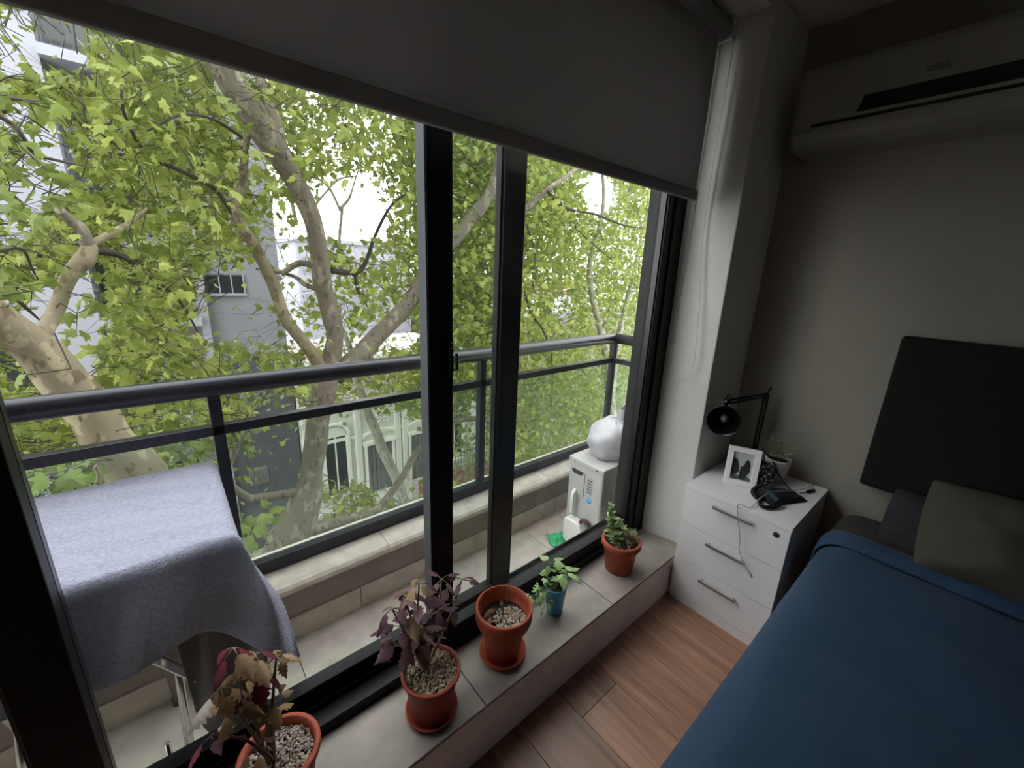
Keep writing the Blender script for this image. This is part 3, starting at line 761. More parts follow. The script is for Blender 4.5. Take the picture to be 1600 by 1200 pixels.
# ------------------------------------------------------------------ balcony
KF = 1.63
bf = tag(box('balcony_floor', (-2.6, 1.1, -.25), (2.75, 1.9, BZ - .01), 'joint'), 'grey tiled balcony floor outside the window', 'floor', kind='structure')
tx = [-2.4 + .655 * k for k in range(9)]
tx = [.222 + .655 * k for k in range(-4, 4)]
for k in range(len(tx) - 1):
    for (ya, yb) in ((1.1, 1.36), (1.36, KF + .02)) if False else ((1.1, KF + .02),):
        box('tile', (tx[k] + .0015, ya + .001, BZ - .01), (min(tx[k+1], 2.75) - .0015, yb - .001, BZ), 'balc_tile', bf, .001)
kb = tag(box('balcony_kerb', (-2.6, KF + .01, BZ), (2.6, 1.86, .19), 'render_grey'), 'low stone capped kerb along the balcony edge', 'kerb', kind='structure')
for k in range(len(tx) - 1):
    box('skirting_tile', (tx[k] + .3, KF, BZ), (min(tx[k+1] + .297, 2.6), KF + .012, .05), 'skirt_tile', kb, .001)
capx = [-2.6, -1.5, -.42, .66, 1.74, 2.62]
for a_, b_ in zip(capx[:-1], capx[1:]):
    MB().prism([(1.607, .19), (1.603, .20), (1.606, .214), (1.618, .226), (1.64, .233), (1.70, .236), (1.88, .236), (1.885, .19)], 0, a_ + .001, b_ - .001).build('cap_stone', 'stone', kb, .002)
tag(MB().box((1.785, 1.1, -9), (9, 1.13, 5)).box((-9, 1.1, -9), (-.97, 1.13, 5)).box((-.97, 1.1, 2.44), (1.785, 1.13, 5)).box((-.97, 1.1, -9), (1.785, 1.13, -.25)).build('wall_outside', 'bldg_beige'), 'outer face of the apartment building', 'wall', kind='structure')

rl = thing('balcony_railing', (.7, 1.75, .236), 'dark metal balcony railing with glass panels', 'railing')
RYc = 1.75
MB().tube([(-2.5, RYc, 1.062), (2.5, RYc, 1.062)], .036, 20).build('handrail', 'rail_alu', rl)
MB().box((-2.5, RYc - .02, .883), (2.46, RYc + .02, .92)).build('middle_rail', 'rail_alu', rl, .003)
MB().box((-2.5, RYc - .022, .24), (2.46, RYc + .022, .298)).build('lower_rail', 'rail_alu', rl, .003)
postx = [-2.3, -1.1, .095, 1.285, 2.472]
for px_ in postx: MB().box((px_ - .019, RYc - .02, .232), (px_ + .019, RYc + .02, 1.04)).build('post', 'rail_alu', rl, .002)
for a_, b_ in zip(postx[:-1], postx[1:]): box('pane', (a_ + .022, RYc - .003, .295), (b_ - .022, RYc + .003, .886), 'rail_pane', rl)
er = MB().tube([(2.472, RYc + .0, 1.062), (2.472, 1.12, 1.062)], .036, 20).build('end_handrail', 'rail_alu', rl)
MB().box((2.453, 1.12, .883), (2.491, RYc - .02, .92)).build('end_middle_rail', 'rail_alu', rl, .002)
MB().box((2.453, 1.12, .24), (2.491, RYc - .02, .298)).build('end_lower_rail', 'rail_alu', rl, .002)
MB().box((2.453, 1.2, -.06), (2.491, 1.24, 1.04)).build('post', 'rail_alu', rl, .002)
box('pane', (2.469, 1.245, .295), (2.475, RYc - .022, .886), 'rail_pane', rl)

# outdoor unit
ou = thing('outdoor_unit', (2.05, 1.32, BZ), 'white air conditioner outdoor unit standing in the balcony corner', 'air conditioner')
X0, Y0, Y1, Z1 = 1.72, 1.195, 1.443, .462
MB().box((X0, Y0, BZ + .03), (2.42, Y1, Z1)).build('casing', 'ac_metal', ou, .012, seg=3)
MB().box((X0 - .004, Y0 - .004, Z1 - .03), (2.424, Y1 + .004, Z1 + .004)).build('lid', 'ac_metal', ou, .008, seg=3)
for xx in (1.80, 2.33): MB().box((xx - .03, Y0, BZ), (xx + .03, Y1, BZ + .03)).build('foot', 'black_plastic', ou)
for yy in (1.24, 1.40): MB().ball((X0 - .004, yy, Z1 - .014), .005, 8, 5).build('screw', 'dark_metal', ou)
hp = MB().box((X0 - .006, 1.318, .245), (X0 + .002, 1.42, .40)).build('valve_cover', 'ac_metal', ou, .004)
MB().prism([(1.33, .40), (1.412, .40), (1.412, .385), (1.40, .374), (1.345, .374), (1.33, .385)], 0, X0 - .0075, X0 - .004).build('grip_recess', 'dark_metal', hp)
MB().tube(smooth_path([(X0 - .005, 1.375, .27), (X0 - .03, 1.372, .255), (X0 - .035, 1.37, .22), (X0 - .033, 1.37, .17), (X0 - .03, 1.37, .13)], 5), .012, 8).build('pipe', 'white_plastic', ou)
box('label', (X0 - .002, 1.262, .28), (X0 + .001, 1.302, .38), 'label_grey', ou)
for k in range(5): box('print_line', (X0 - .0026, 1.267, .29 + .018 * k), (X0 - .0018, 1.297, .296 + .018 * k), 'dark_metal', ou)
MB().lathe([(0, 0), (.019, 0), (.019, .002), (0, .002)], (X0 - .0005, 1.278, .243), 24, Matrix.Rotation(-math.pi / 2, 3, 'Y')).build('round_label', 'label_blue', ou)
g = MB()
for k in range(14): g.box((1.83 + .04 * k, Y0 - .003, .03), (1.838 + .04 * k, Y0 + .002, .40))
g.build('grille', 'ac_metal', ou)
pb = thing('pipe_cover', (1.70, 1.31, BZ), 'white plastic pipe cover box on the balcony floor', 'pipe cover')
MB().prism([(1.262, BZ), (1.262, .055), (1.285, .095), (1.30, .105), (1.385, .105), (1.40, .09), (1.40, BZ)], 0, 1.655, 1.712).build('box', 'white_plastic', pb, .008, seg=3)
tube('pipe', smooth_path([(1.685, 1.30, .09), (1.69, 1.285, .12), (1.70, 1.25, .11), (1.705, 1.22, .05)], 5), .011, 'dark_metal', pb)
def blob(name, c, size, m, label, cat, seed, amp=.3, flat=True, knot=None):
    o = MB(); c = Vector(c); n, mm = 28, 18
    vs = []; fs = []
    for i in range(mm + 1):
        th = math.pi * i / mm
        for k in range(n):
            phi = 2 * math.pi * k / n
            d = Vector((math.sin(th) * math.cos(phi), math.sin(th) * math.sin(phi), math.cos(th)))
            f = 1 + amp * .5 * mnoise.noise(d * 2 + Vector((seed, 0, 0))) + amp * .6 * abs(mnoise.noise(d * 4.5 + Vector((0, seed, 0)))) + (amp * .4 * abs(math.sin(phi * 5.5 + seed + 2 * d.z)) * max(0, d.z) ** .7 if knot else 0)
            p = Vector((d.x * size[0], d.y * size[1], d.z * size[2])) * f
            if flat: p.z = max(p.z, -size[2] * .7)
            vs.append(p + c)
    for i in range(mm):
        for k in range(n): fs.append((i*n+k, (i+1)*n+k, (i+1)*n+(k+1)%n, i*n+(k+1)%n))
    o.add(vs, fs, True)
    return o
bgt = thing('plastic_bag', (1.96, 1.33, Z1 + .004), 'knotted white plastic bag on top of the outdoor unit', 'bag')
o = blob('bag', (1.955, 1.315, Z1 + .088), (.17, .135, .125), 'bag', '', '', 4, .28, knot=True); o.build('bag_body', 'bag', bgt, subsurf=1)
kp = Vector((1.99, 1.30, Z1 + .215))
o = MB().lathe([(.035, -.05), (.02, -.015), (.014, 0), (.018, .012), (.03, .04), (.036, .06)], kp, 18, Matrix.Rotation(.25, 3, 'Y'), closed=False); o.build('bag_neck', 'bag', bgt)
def ear(u, v):
    a_ = u * 2 - 1
    return kp + Vector((.01 + .05 * v * a_, .02 * math.sin(v * 5) + .05 * a_ * v * .5, .01 + .11 * v + .02 * math.sin(a_ * 5) * v))
MB().grid(ear, 8, 8).build('bag_ear', 'bag', bgt, solid=.001)
wb = thing('white_bundle', (1.72, 1.20, BZ), 'crumpled white bundle beside the outdoor unit', 'bundle')
blob('b', (1.645, 1.19, BZ + .055), (.05, .04, .07), 'bag', '', '', 9, .35).build('bundle', 'bag', wb)
def gc(u, v):
    c0, c1, c2, c3 = W(853, 838, 2, BZ), W(882, 832, 2, BZ), W(884, 850, 2, BZ), W(866, 862, 2, BZ)
    p = c0.lerp(c1, u).lerp(c3.lerp(c2, u), v)
    p.x += .02 * mnoise.noise(Vector((u * 3, v * 3, 1))); p.y += .02 * mnoise.noise(Vector((u * 3, v * 3, 5)))
    p.z = BZ + .006 + .045 * max(0, mnoise.noise(Vector((u * 4.5, v * 4.5, 3)))) + .015 * math.sin(u * 3.14) * math.sin(v * 3.14) ; return p
tag(MB().grid(gc, 18, 18).build('cleaning_cloth', 'green_cloth', None, solid=.003), 'crumpled green cleaning cloth on the balcony floor', 'cloth')

# laundry rack and towel
rk = thing('drying_rack', (-.15, 1.4, BZ), 'folding metal laundry rack standing under the towel', 'drying rack')
TZ = .80
MB().tube([(-.62, 1.205, TZ - .02), (.03, 1.205, TZ - .02)], .011, 10).build('top_bar', 'chrome', rk)
MB().tube([(-.62, 1.67, TZ - .02), (.03, 1.67, TZ - .02)], .011, 10).build('top_bar', 'chrome', rk)
for xx in (-.6, -.4, -.2, .02): MB().tube([(xx, 1.205, TZ - .02), (xx, 1.67, TZ - .02)], .007, 8).build('cross_bar', 'chrome', rk)
for xx in (-.115, -.43):
    MB().tube([(xx, 1.64, TZ - .03), (xx - .01, 1.17, BZ + .012)], .0115, 10).build('leg', 'chrome', rk)
    MB().tube([(xx - .028, 1.24, TZ - .03), (xx - .045, 1.60, BZ + .012)], .0115, 10).build('leg', 'chrome', rk)
    MB().tube([(xx - .045, 1.60, BZ), (xx - .046, 1.607, BZ + .03)], .016, 10).build('foot', 'black_plastic', rk)
M_ = Matrix.Translation((-.14, 1.36, .33)) @ Matrix.Rotation(math.radians(-52), 4, 'Z') @ Matrix.Rotation(math.radians(12), 4, 'Y')
MB().obox(M_, (-.11, -.013, -.004), (.11, .013, .004)).build('brace', 'chrome', rk, .002)
MB().obox(Matrix.Translation((.012, .02, .012)) @ M_, (-.10, -.012, -.004), (.09, .012, .004)).build('brace', 'dark_metal', rk, .002)
MB().tube([(-.16, 1.20, .22), (-.165, 1.20, BZ + .01)], .006, 8).build('stay', 'chrome', rk)

def sm(t): t = max(0, min(1, t)); return t * t * (3 - 2 * t)
def towel_fn(u, v):
    xl, xr = -.56, .045; yb, yf = 1.695, 1.175; r = .03
    a_ = xl - .02 + u * (xr - xl + .02 + .13)
    front = .285 + .185 * sm((a_ + .05) / .18) + -.02 * sm((-.20 - a_) / .2) + .02 * math.sin(a_ * 17)
    b_ = yb + .10 - v * (yb + .10 - yf + front)
    ea = max(0, a_ - xr); eb = max(0, yf - b_); ebk = max(0, b_ - yb)
    x_ = min(a_, xr); y_ = min(max(b_, yf), yb); z_ = TZ
    def drop(e): return 0 if e <= 0 else (r * (1 - math.cos(min(e / r, 1.57))) + max(0, e - r * 1.57))
    def out(e): return 0 if e <= 0 else r * math.sin(min(e / r, 1.57))
    da, db, dk = drop(ea), drop(eb), drop(ebk)
    z_ -= math.sqrt(da * da * .35 + db * db) if eb > 0 else da * 1.0
    z_ -= dk
    x_ += out(ea) * .8 + .12 * sm((a_ + .12) / .2) * eb + .35 * ea * sm(eb / .3)
    y_ += -out(eb) * .6 + out(ebk) * .5
    y_ += -.05 * eb * sm((a_ - .0) / .15)
    # folds of the hanging front
    fo = sm(eb / .25)
    y_ += fo * (.018 * math.sin(a_ * 26 + 1.0 + eb * 6) - .012) * (.5 + .5 * sm((a_ + .3) / .2))
    if eb == 0 and ebk == 0:
        z_ += .004 * math.sin((b_ * 3 + a_) * 22) * .5 + .006 * mnoise.noise(Vector((a_ * 7, b_ * 7, 1))) - .010 * math.sin(math.pi * (b_ - yf) / (yb - yf))
    return Vector((x_, y_, z_ + .004))
tag(MB().grid(towel_fn, 70, 90).build('towel', 'towel', None, solid=.006, subsurf=1), 'pale blue terry towel spread over the laundry rack', 'towel')
def gcl(u, v):
    a_ = u * 2 - 1
    low = .05 + .16 * (1 - math.sqrt(max(0, 1 - abs(a_) ** 3 * .98)))
    z_ = .56 - v * (.56 - low)
    return Vector((a_ * (.105 - .008 * v) - .0, 1.255 + .012 * math.sin(a_ * 7 + v * 2) + .012 * v, z_))
tag(MB().grid(gcl, 24, 24).build('hanging_cloth', 'cloth_grey', None, solid=.003, subsurf=1), 'plain grey cloth hanging below the towel corner', 'cloth')

# ------------------------------------------------------------------ street and buildings opposite
GZ = -8.4
tag(box('ground_pavement', (-60, 1.25, GZ - .3), (90, 6.2, GZ), 'pavement'), 'pavement below the balcony', 'pavement', kind='structure')
tag(box('ground_road', (-60, 6.2, GZ - .3), (90, 12.6, GZ - .12), 'asphalt'), 'asphalt street below', 'road', kind='structure')
tag(box('ground_far_pavement', (-60, 12.6, GZ - .3), (90, 90, GZ), 'pavement'), 'pavement across the street', 'pavement', kind='structure')
FY = 15.0
# white apartment block
wbk = thing('apartment_block', (-3, FY, GZ), 'white apartment block with shuttered windows across the street', 'building')
box('wall', (-16, FY, GZ), (-1.27, FY + 6, 13), 'bldg_white', wbk)
box('recessed_wall', (-1.27, FY + .9, GZ), (1.0, FY + 6, 13), 'bldg_beige', wbk)
box('pier', (.84, FY - .02, GZ), (1.03, FY + .9, 13), 'bldg_white', wbk)
for k in range(-3, 4):
    zf = -.36 + 3.02 * k
    box('balcony_slab', (-1.27, FY - .25, zf), (.84, FY + .9, zf + .22), 'bldg_white', wbk)
    wd = box('window', (-1.26, FY + .84, zf + .25), (.3, FY + .9, zf + 2.5), 'bldg_grey', wbk)
    box('pane', (-1.2, FY + .82, zf + .3), (.24, FY + .845, zf + 2.45), 'dark_glass', wd)
    hsh = [1.7, .8, 1.2, .5, 1.5, 1.0, 1.3][k + 3]
    for j in range(int(hsh / .085)):
        z0 = zf + 2.42 - .085 * (j + 1)
        box('shutter_slat', (-1.16, FY + .775, z0), (.20, FY + .815, z0 + .075), 'shutter', wd)
    pr = box('balcony_rail', (-1.25, FY - .22, zf + .9), (.82, FY - .18, zf + .95), 'dark_metal', wbk)
    for j in range(12): box('bar', (-1.2 + .17 * j, FY - .21, zf + .22), (-1.185 + .17 * j, FY - .19, zf + .9), 'dark_metal', pr)
wd = box('window', (-4.6, FY - .03, -1.8), (-2.5, FY + .02, -.2), 'bldg_dgrey', wbk); box('pane', (-4.5, FY - .05, -1.7), (-2.6, FY - .028, -.3), 'dark_glass', wd)
wd = box('window', (-2.55, FY - .04, 6.5), (-1.35, FY + .02, 8.0), 'bldg_grey', wbk); box('pane', (-2.45, FY - .06, 6.6), (-1.45, FY - .038, 7.9), 'shutter', wd)
# grey block
gbk = thing('apartment_block', (2.0, FY, GZ), 'narrow grey block with a long window band', 'building')
box('wall', (1.04, FY + .25, GZ), (3.06, FY + 7, 9.5), 'bldg_grey', gbk)
for k in range(0, 4):
    z0 = .52 + 2.95 * k
    wd = box('window', (1.1, FY + .21, z0), (2.05, FY + .26, z0 + .56), 'bldg_dgrey', gbk)
    for j in range(3):
        box('pane', (1.13 + .31 * j, FY + .19, z0 + .04), (1.40 + .31 * j, FY + .215, z0 + .52), 'dark_glass', wd)
        box('mullion', (1.40 + .31 * j, FY + .17, z0), (1.43 + .31 * j, FY + .215, z0 + .56), 'bldg_white', wd)
    box('sill', (1.08, FY + .15, z0 - .06), (2.08, FY + .26, z0), 'bldg_white', wd)
box('lower_wall', (1.04, FY + .12, GZ), (3.06, FY + .25, -1.4), 'bldg_dgrey', gbk)
for (xa, xb, za, zb) in ((1.45, 2.0, -5.9, -5.3), (1.6, 2.2, -8.1, -7.5), (1.5, 2.05, -3.2, -2.7)):
    lv = box('vent', (xa, FY + .08, za), (xb, FY + .125, zb), 'bldg_grey', gbk)
    n_ = int((zb - za) / .07)
    for j in range(n_): box('louvre', (xa + .03, FY + .055, za + .02 + .07 * j), (xb - .03, FY + .08, za + .065 + .07 * j), 'louvre', lv)
# ornate house
hs = thing('old_house', (6, FY, GZ), 'low white ornate house with arched window and grey door', 'house')
HT = -2.3
hx0, hx1 = 3.12, 13.0
box('wall', (hx0, FY, GZ), (hx1, FY + 7, HT), 'house_white', hs)
MB().prism([(FY, HT - .5), (FY - .12, HT - .44), (FY - .16, HT - .25), (FY - .34, HT - .18), (FY - .36, HT), (FY, HT + .05)], 0, hx0, hx1).build('cornice', 'house_trim', hs)
box('parapet', (hx0, FY - .05, HT), (hx1, FY + .25, HT + .55), 'house_trim', hs)
box('string_course', (hx0, FY - .08, -4.95), (hx1, FY, -4.83), 'house_trim', hs)
box('plinth', (hx0, FY - .07, GZ), (hx1, FY, GZ + .9), 'house_trim', hs)
box('roof', (hx0, FY + .25, HT - .02), (hx1, FY + 7, HT + .1), 'pavement', hs)
for px_ in (3.14, 4.98, 6.62, 6.93, 8.6, 10.4, 12.2):
    pm = MB().box((px_, FY - .1, GZ + .9), (px_ + .24, FY, -3.0)).build('pilaster', 'house_trim', hs, .02)
    box('flute', (px_ + .07, FY - .112, GZ + 1.1), (px_ + .10, FY - .10, -3.4), 'house_white', pm); box('flute', (px_ + .14, FY - .112, GZ + 1.1), (px_ + .17, FY - .10, -3.4), 'house_white', pm)
    box('capital', (px_ - .05, FY - .15, -3.1), (px_ + .29, FY, -2.85), 'house_trim', pm)
# arched windows
def arch_window(cx_, zb, zs, w):
    o = thing_part = MB().box((cx_ - w / 2, FY - .02, zb), (cx_ + w / 2, FY + .02, zs)).build('window', 'dark_glass', hs)
    ring = []
    for k in range(13):
        an = math.pi * k / 12; ring.append((cx_ + math.cos(an) * (w / 2 + .1), zs + math.sin(an) * (w / 2 + .1)))
    m_ = MB()
    MB().tube([Vector((a, FY - .05, b)) for a, b in ring], .07, 8).build('archivolt', 'house_trim', o)
    n = 13
    vs = [(cx_ + math.cos(math.pi * k / 12) * w / 2, FY - .03, zs + math.sin(math.pi * k / 12) * w / 2) for k in range(n)]
    MB().add(vs, [tuple(range(n))]).build('tympanum', 'house_trim', o, solid=.02)
    for sx in (-1, 1): box('jamb', (cx_ + sx * (w / 2 + .03) - .07, FY - .1, zb), (cx_ + sx * (w / 2 + .03) + .07, FY, zs), 'house_trim', o)
    box('sill', (cx_ - w / 2 - .15, FY - .16, zb - .12), (cx_ + w / 2 + .15, FY, zb), 'house_trim', o)
    box('muntin', (cx_ - .025, FY - .04, zb), (cx_ + .025, FY - .015, zs), 'house_trim', o)
    return o
arch_window(4.25, -7.1, -4.75, .85)
arch_window(9.5, -7.1, -4.75, .85); arch_window(11.3, -7.1, -4.75, .85)
def house_door(xa, xb, zt):
    d_ = MB().box((xa, FY - .03, GZ + .2), (xb, FY + .02, zt)).build('door', 'house_door', hs)
    for k in range(6):
        xx = xa + (xb - xa) * (k + .5) / 6
        box('plank', (xx - .07, FY - .06, GZ + .3), (xx + .07, FY - .03, zt - .08), 'house_door', d_, .01)
    for sx, xx in ((-1, xa), (1, xb)): box('jamb', (xx - .1 if sx < 0 else xx, FY - .12, GZ), (xx if sx < 0 else xx + .1, FY, zt), 'house_trim', d_)
    box('lintel', (xa - .16, FY - .14, zt), (xb + .16, FY, zt + .16), 'house_trim', d_)
    n = 9; cxm = (xa + xb) / 2; ww = (xb - xa) / 2 + .15
    MB().tube([Vector((cxm + ww * math.cos(math.pi * k / 10), FY - .06, zt + .3 + .28 * math.sin(math.pi * k / 10))) for k in range(11)], .045, 7).build('pediment', 'house_trim', d_)
    return d_
house_door(5.42, 6.46, -5.38); house_door(7.3, 8.3, -5.38)
# plaster scrollwork above the door
for k, (cx_, cz_, r_) in enumerate(((5.62, -4.42, .14), (5.95, -4.38, .18), (6.28, -4.42, .14), (4.0, -4.25, .1), (4.5, -4.25, .1), (7.6, -4.4, .15), (8.0, -4.4, .15))):
    pts = [Vector((cx_ + r_ * (1 - t * .8) * math.cos(t * 9 + k), FY - .03, cz_ + r_ * (1 - t * .8) * math.sin(t * 9 + k))) for t in [i / 24 for i in range(25)]]
    tube('scroll_relief', pts, .03, 'house_trim', hs, 6)
# front garden wall with railing
gw = thing('garden_fence', (9, 13.6, GZ), 'red brick garden wall topped by an iron fence', 'fence')
box('wall', (7.0, 13.5, GZ), (13, 13.75, GZ + 1.5), 'red_brick', gw)
for k in range(40): MB().tube([(7.05 + .15 * k, 13.62, GZ + 1.5), (7.05 + .15 * k, 13.62, GZ + 2.4)], .014, 5).build('bar', 'dark_metal', gw)
box('top_rail', (7.0, 13.6, GZ + 2.25), (13, 13.64, GZ + 2.3), 'dark_metal', gw)
# far buildings
def far_building(x0, x1, y, z1, m, label, fl=3.0, wn=5):
    b_ = thing('far_building', ((x0 + x1) / 2, y, GZ), label, 'building')
    box('wall', (x0, y, GZ), (x1, y + 10, z1), m, b_)
    MB().box((x0 - .2, y - .2, z1), (x1 + .2, y + 10, z1 + .3)).build('roof', 'bldg_white' if m != 'orange_roof' else 'orange_roof', b_)
    z = z1 - 2.6
    while z > -4:
        for k in range(wn):
            xx = x0 + (x1 - x0) * (k + .5) / wn
            w_ = box('window', (xx - .7, y - .05, z), (xx + .7, y + .02, z + 1.5), 'bldg_white', b_); box('pane', (xx - .6, y - .08, z + .1), (xx + .6, y - .048, z + 1.4), 'bldg_grey', w_)
        z -= fl
far_building(9, 19, 38, 3.2, 'bldg_white', 'far white building seen through the tree gap', wn=5)
far_building(20, 40, 34, .2, 'orange_roof', 'far salmon coloured low building behind the trees', wn=7)
far_building(14, 30, 15.2, -.8, 'bldg_beige', 'beige low building further along the street', wn=6)

# ------------------------------------------------------------------ trees
def leaf_proto(kind):
    if kind == 'maple':       # five-lobed plane leaf, about unit size
        out = [(0, 0), (.28, -.06), (.5, .22), (.34, .3), (.46, .62), (.2, .56), (0, 1.0), (-.2, .56), (-.46, .62), (-.34, .3), (-.5, .22), (-.28, -.06)]
        vs = [(0, .28, .05)] + [(x_, y_, -.16 * abs(x_) - .1 * y_ * y_) for x_, y_ in out]
        n = len(out); fs = [(0, 1 + i, 1 + (i + 1) % n) for i in range(n)]
    else:
        vs = [(0, 0, 0), (.42, .35, -.08), (.2, .62, -.1), (0, 1, -.14), (-.2, .62, -.1), (-.42, .35, -.08), (0, .45, .04)]
        fs = [(6, 0, 1), (6, 1, 2), (6, 2, 3), (6, 3, 4), (6, 4, 5), (6, 5, 0)]
    return np.array(vs, float), np.array(fs, int)
PROT = {k: leaf_proto(k) for k in ('maple', 'simple')}
LEAFOBJ = {}
def leaf_unit(kind, m):
    if (kind, m) not in LEAFOBJ:
        v, f = PROT[kind]; me = bpy.data.meshes.new('leaf'); me.from_pydata(v.tolist(), [], f.tolist()); me.materials.append(MATS[m]); LEAFOBJ[(kind, m)] = me
    return LEAFOBJ[(kind, m)]

def bulk_mesh(name, verts, faces, m, parent, smooth=False):
    me = bpy.data.meshes.new(name)
    nv, nf = len(verts), len(faces); k = faces.shape[1]
    me.vertices.add(nv); me.vertices.foreach_set('co', verts.astype(np.float32).ravel())
    me.loops.add(nf * k); me.loops.foreach_set('vertex_index', faces.astype(np.int32).ravel())
    me.polygons.add(nf); me.polygons.foreach_set('loop_start', np.arange(0, nf * k, k, dtype=np.int32))
    me.polygons.foreach_set('loop_total', np.full(nf, k, dtype=np.int32))
    if smooth: me.polygons.foreach_set('use_smooth', np.ones(nf, bool))
    me.update(calc_edges=True); me.validate(); me.materials.append(MATS[m])
    o = bpy.data.objects.new(name, me); col.objects.link(o); o.parent = parent
    return o

def rand_rots(n, tilt):
    """leaves droop: tip direction random around, pointing a little down, faces mostly up"""
    az = rs.uniform(0, 2 * np.pi, n); el = rs.normal(-.4, tilt, n); roll = rs.normal(0, .9, n)
    d = np.stack([np.cos(az) * np.cos(el), np.sin(az) * np.cos(el), np.sin(el)], 1)
    up = np.array([0, 0, 1.0]); x = np.cross(d, up); x /= np.linalg.norm(x, axis=1)[:, None] + 1e-9
    z = np.cross(x, d)
    xr = x * np.cos(roll)[:, None] + z * np.sin(roll)[:, None]; zr = np.cross(xr, d)
    return np.stack([xr, d, zr], 2)          # columns

GAPS = [  # u, v, ru, rv, strength : openings between the boughs
    (70, 250, 42, 60, .95), (45, 60, 75, 55, .8), (30, 190, 40, 30, .8), (25, 330, 45, 45, .75), (35, 480, 50, 50, .6), (105, 520, 45, 95, .97), (100, 60, 50, 45, .7),
    (60, 745, 50, 40, .5), (30, 575, 40, 30, .6), (150, 460, 20, 60, .8),
    (370, 490, 55, 42, .8), (362, 440, 50, 25, .9), (320, 500, 22, 60, .6), (405, 255, 20, 50, .6), (420, 380, 22, 60, .7),
    (545, 330, 60, 52, .92), (455, 370, 28, 60, .6), (450, 520, 45, 25, .7), (470, 450, 30, 30, .6), (620, 520, 45, 22, .8),
    (935, 300, 22, 32, .95), (880, 480, 16, 30, .6),
    (600, 700, 100, 55, .97), (640, 740, 60, 50, .9), (440, 690, 38, 70, .8), (400, 750, 60, 50, .6), (430, 820, 70, 50, .75), (500, 780, 60, 40, .6), (520, 690, 30, 50, .9),
    (735, 700, 30, 70, .6)]
def density(u, v):
    d = 1.0
    for (a, b, ru, rv, s) in GAPS:
        q_ = ((u - a) / ru) ** 2 + ((v - b) / rv) ** 2
        if q_ < 1.6: d *= 1 - s * (1 if q_ < .8 else (1.6 - q_) / .8)
    if 440 < u < 680 and 170 < v < 560: d *= .9
    return d

TREES = {}; LIMBS = []
def tree(key, name, base, label):
    t = thing(name, base, label, 'tree', 'street trees'); TREES[key] = dict(root=t, leaves=[], twigs=[], paths=[]); return t
def limb(key, pts, rad, m, name='branch', n=10, k=6, rough=.05):
    path = smooth_path(pts, k); R_ = lerp_list(rad, len(path))
    for i in range(1, len(path) - 1):
        path[i] += Vector([mnoise.noise(path[i] * 2.3 + Vector((c * 7, 0, 0))) for c in range(3)]) * R_[i] * rough * 6
    R_ = [r_ * (1 + .12 * mnoise.noise(path[i] * 3.1)) for i, r_ in enumerate(R_)]
    MB().tube(path, R_, n).build(name, m, TREES[key]['root'])
    LIMBS.extend((tuple(p), r_) for p, r_ in zip(path, R_))
    TREES[key]['paths'] += path
    return path
def P(u, v, y): return W(u, v, 1, y)

# main tree in front of the window
MY = 5.6
tree('main', 'plane_tree', P(480, 835, MY + .1) * Vector((1, 1, 0)) + Vector((0, 0, GZ)), 'large plane tree with mottled trunk in the middle of the view') if False else None
b0 = P(478, 835, MY); 
tree('main', 'plane_tree', (b0.x - .1, b0.y, GZ), 'large plane tree with forked grey trunk in the middle of the view')
def px_r(w, y, u=500, v=500): return w / 2 / F_PX * cam_depth(P(u, v, y))
limb('main', [(b0.x - .15, b0.y, GZ), (b0.x - .12, b0.y, -5), P(445, 880, MY), P(470, 800, MY), P(487, 740, MY), P(497, 660, MY), P(506, 600, MY), P(515, 565, MY)],
     [.34, .30, px_r(66, MY), px_r(56, MY), px_r(34, MY), px_r(33, MY), px_r(38, MY), px_r(40, MY)], 'bark_main', 'trunk', 14)
limb('main', [P(515, 580, MY), P(523, 530, MY), P(518, 500, MY), P(508, 450, MY - .1), P(498, 400, MY - .2), P(487, 340, MY - .3), P(462, 280, MY - .4), P(440, 245, MY - .5), P(400, 190, MY - .6), P(360, 130, MY - .7), P(330, 70, MY - .8), P(300, -30, MY - .9)],
     [px_r(34, MY), px_r(24, MY), px_r(27, MY), px_r(27, MY), px_r(25, MY), px_r(24, MY), px_r(26, MY), px_r(28, MY), px_r(34, MY), px_r(32, MY), px_r(30, MY), px_r(24, MY)], 'bark_main', 'bough', 12)
limb('main', [P(445, 262, MY - .45), P(438, 220, MY - .4), P(430, 185, MY - .3), P(415, 150, MY - .2), P(402, 110, MY - .1), P(385, 30, MY)], [px_r(15, MY), px_r(13, MY), px_r(12, MY), px_r(11, MY), px_r(11, MY), px_r(8, MY)], 'bark_main', 'branch')
limb('main', [P(505, 575, MY), P(485, 548, MY), P(462, 520, MY), P(443, 490, MY), P(425, 440, MY - .1), P(402, 395, MY - .2), P(375, 350, MY - .3), P(363, 318, MY - .3), P(378, 290, MY - .3), P(382, 250, MY - .4), P(388, 200, MY - .4)],
     [px_r(26, MY), px_r(19, MY), px_r(18, MY), px_r(16, MY), px_r(15, MY), px_r(15, MY), px_r(15, MY), px_r(14, MY), px_r(12, MY), px_r(9, MY), px_r(6, MY)], 'bark_left', 'bough', 12)
limb('main', [P(525, 585, MY), P(560, 556, MY), P(590, 525, MY + .1), P(628, 485, MY + .1), P(660, 440, MY + .1), P(695, 392, MY), P(735, 345, MY), P(768, 300, MY - .1), P(778, 265, MY - .1), P(785, 215, MY - .2), P(795, 140, MY - .3)],
     [px_r(36, MY), px_r(32, MY), px_r(30, MY), px_r(28, MY), px_r(28, MY), px_r(24, MY), px_r(24, MY), px_r(22, MY), px_r(18, MY), px_r(16, MY), px_r(12, MY)], 'bark_main', 'bough', 12)
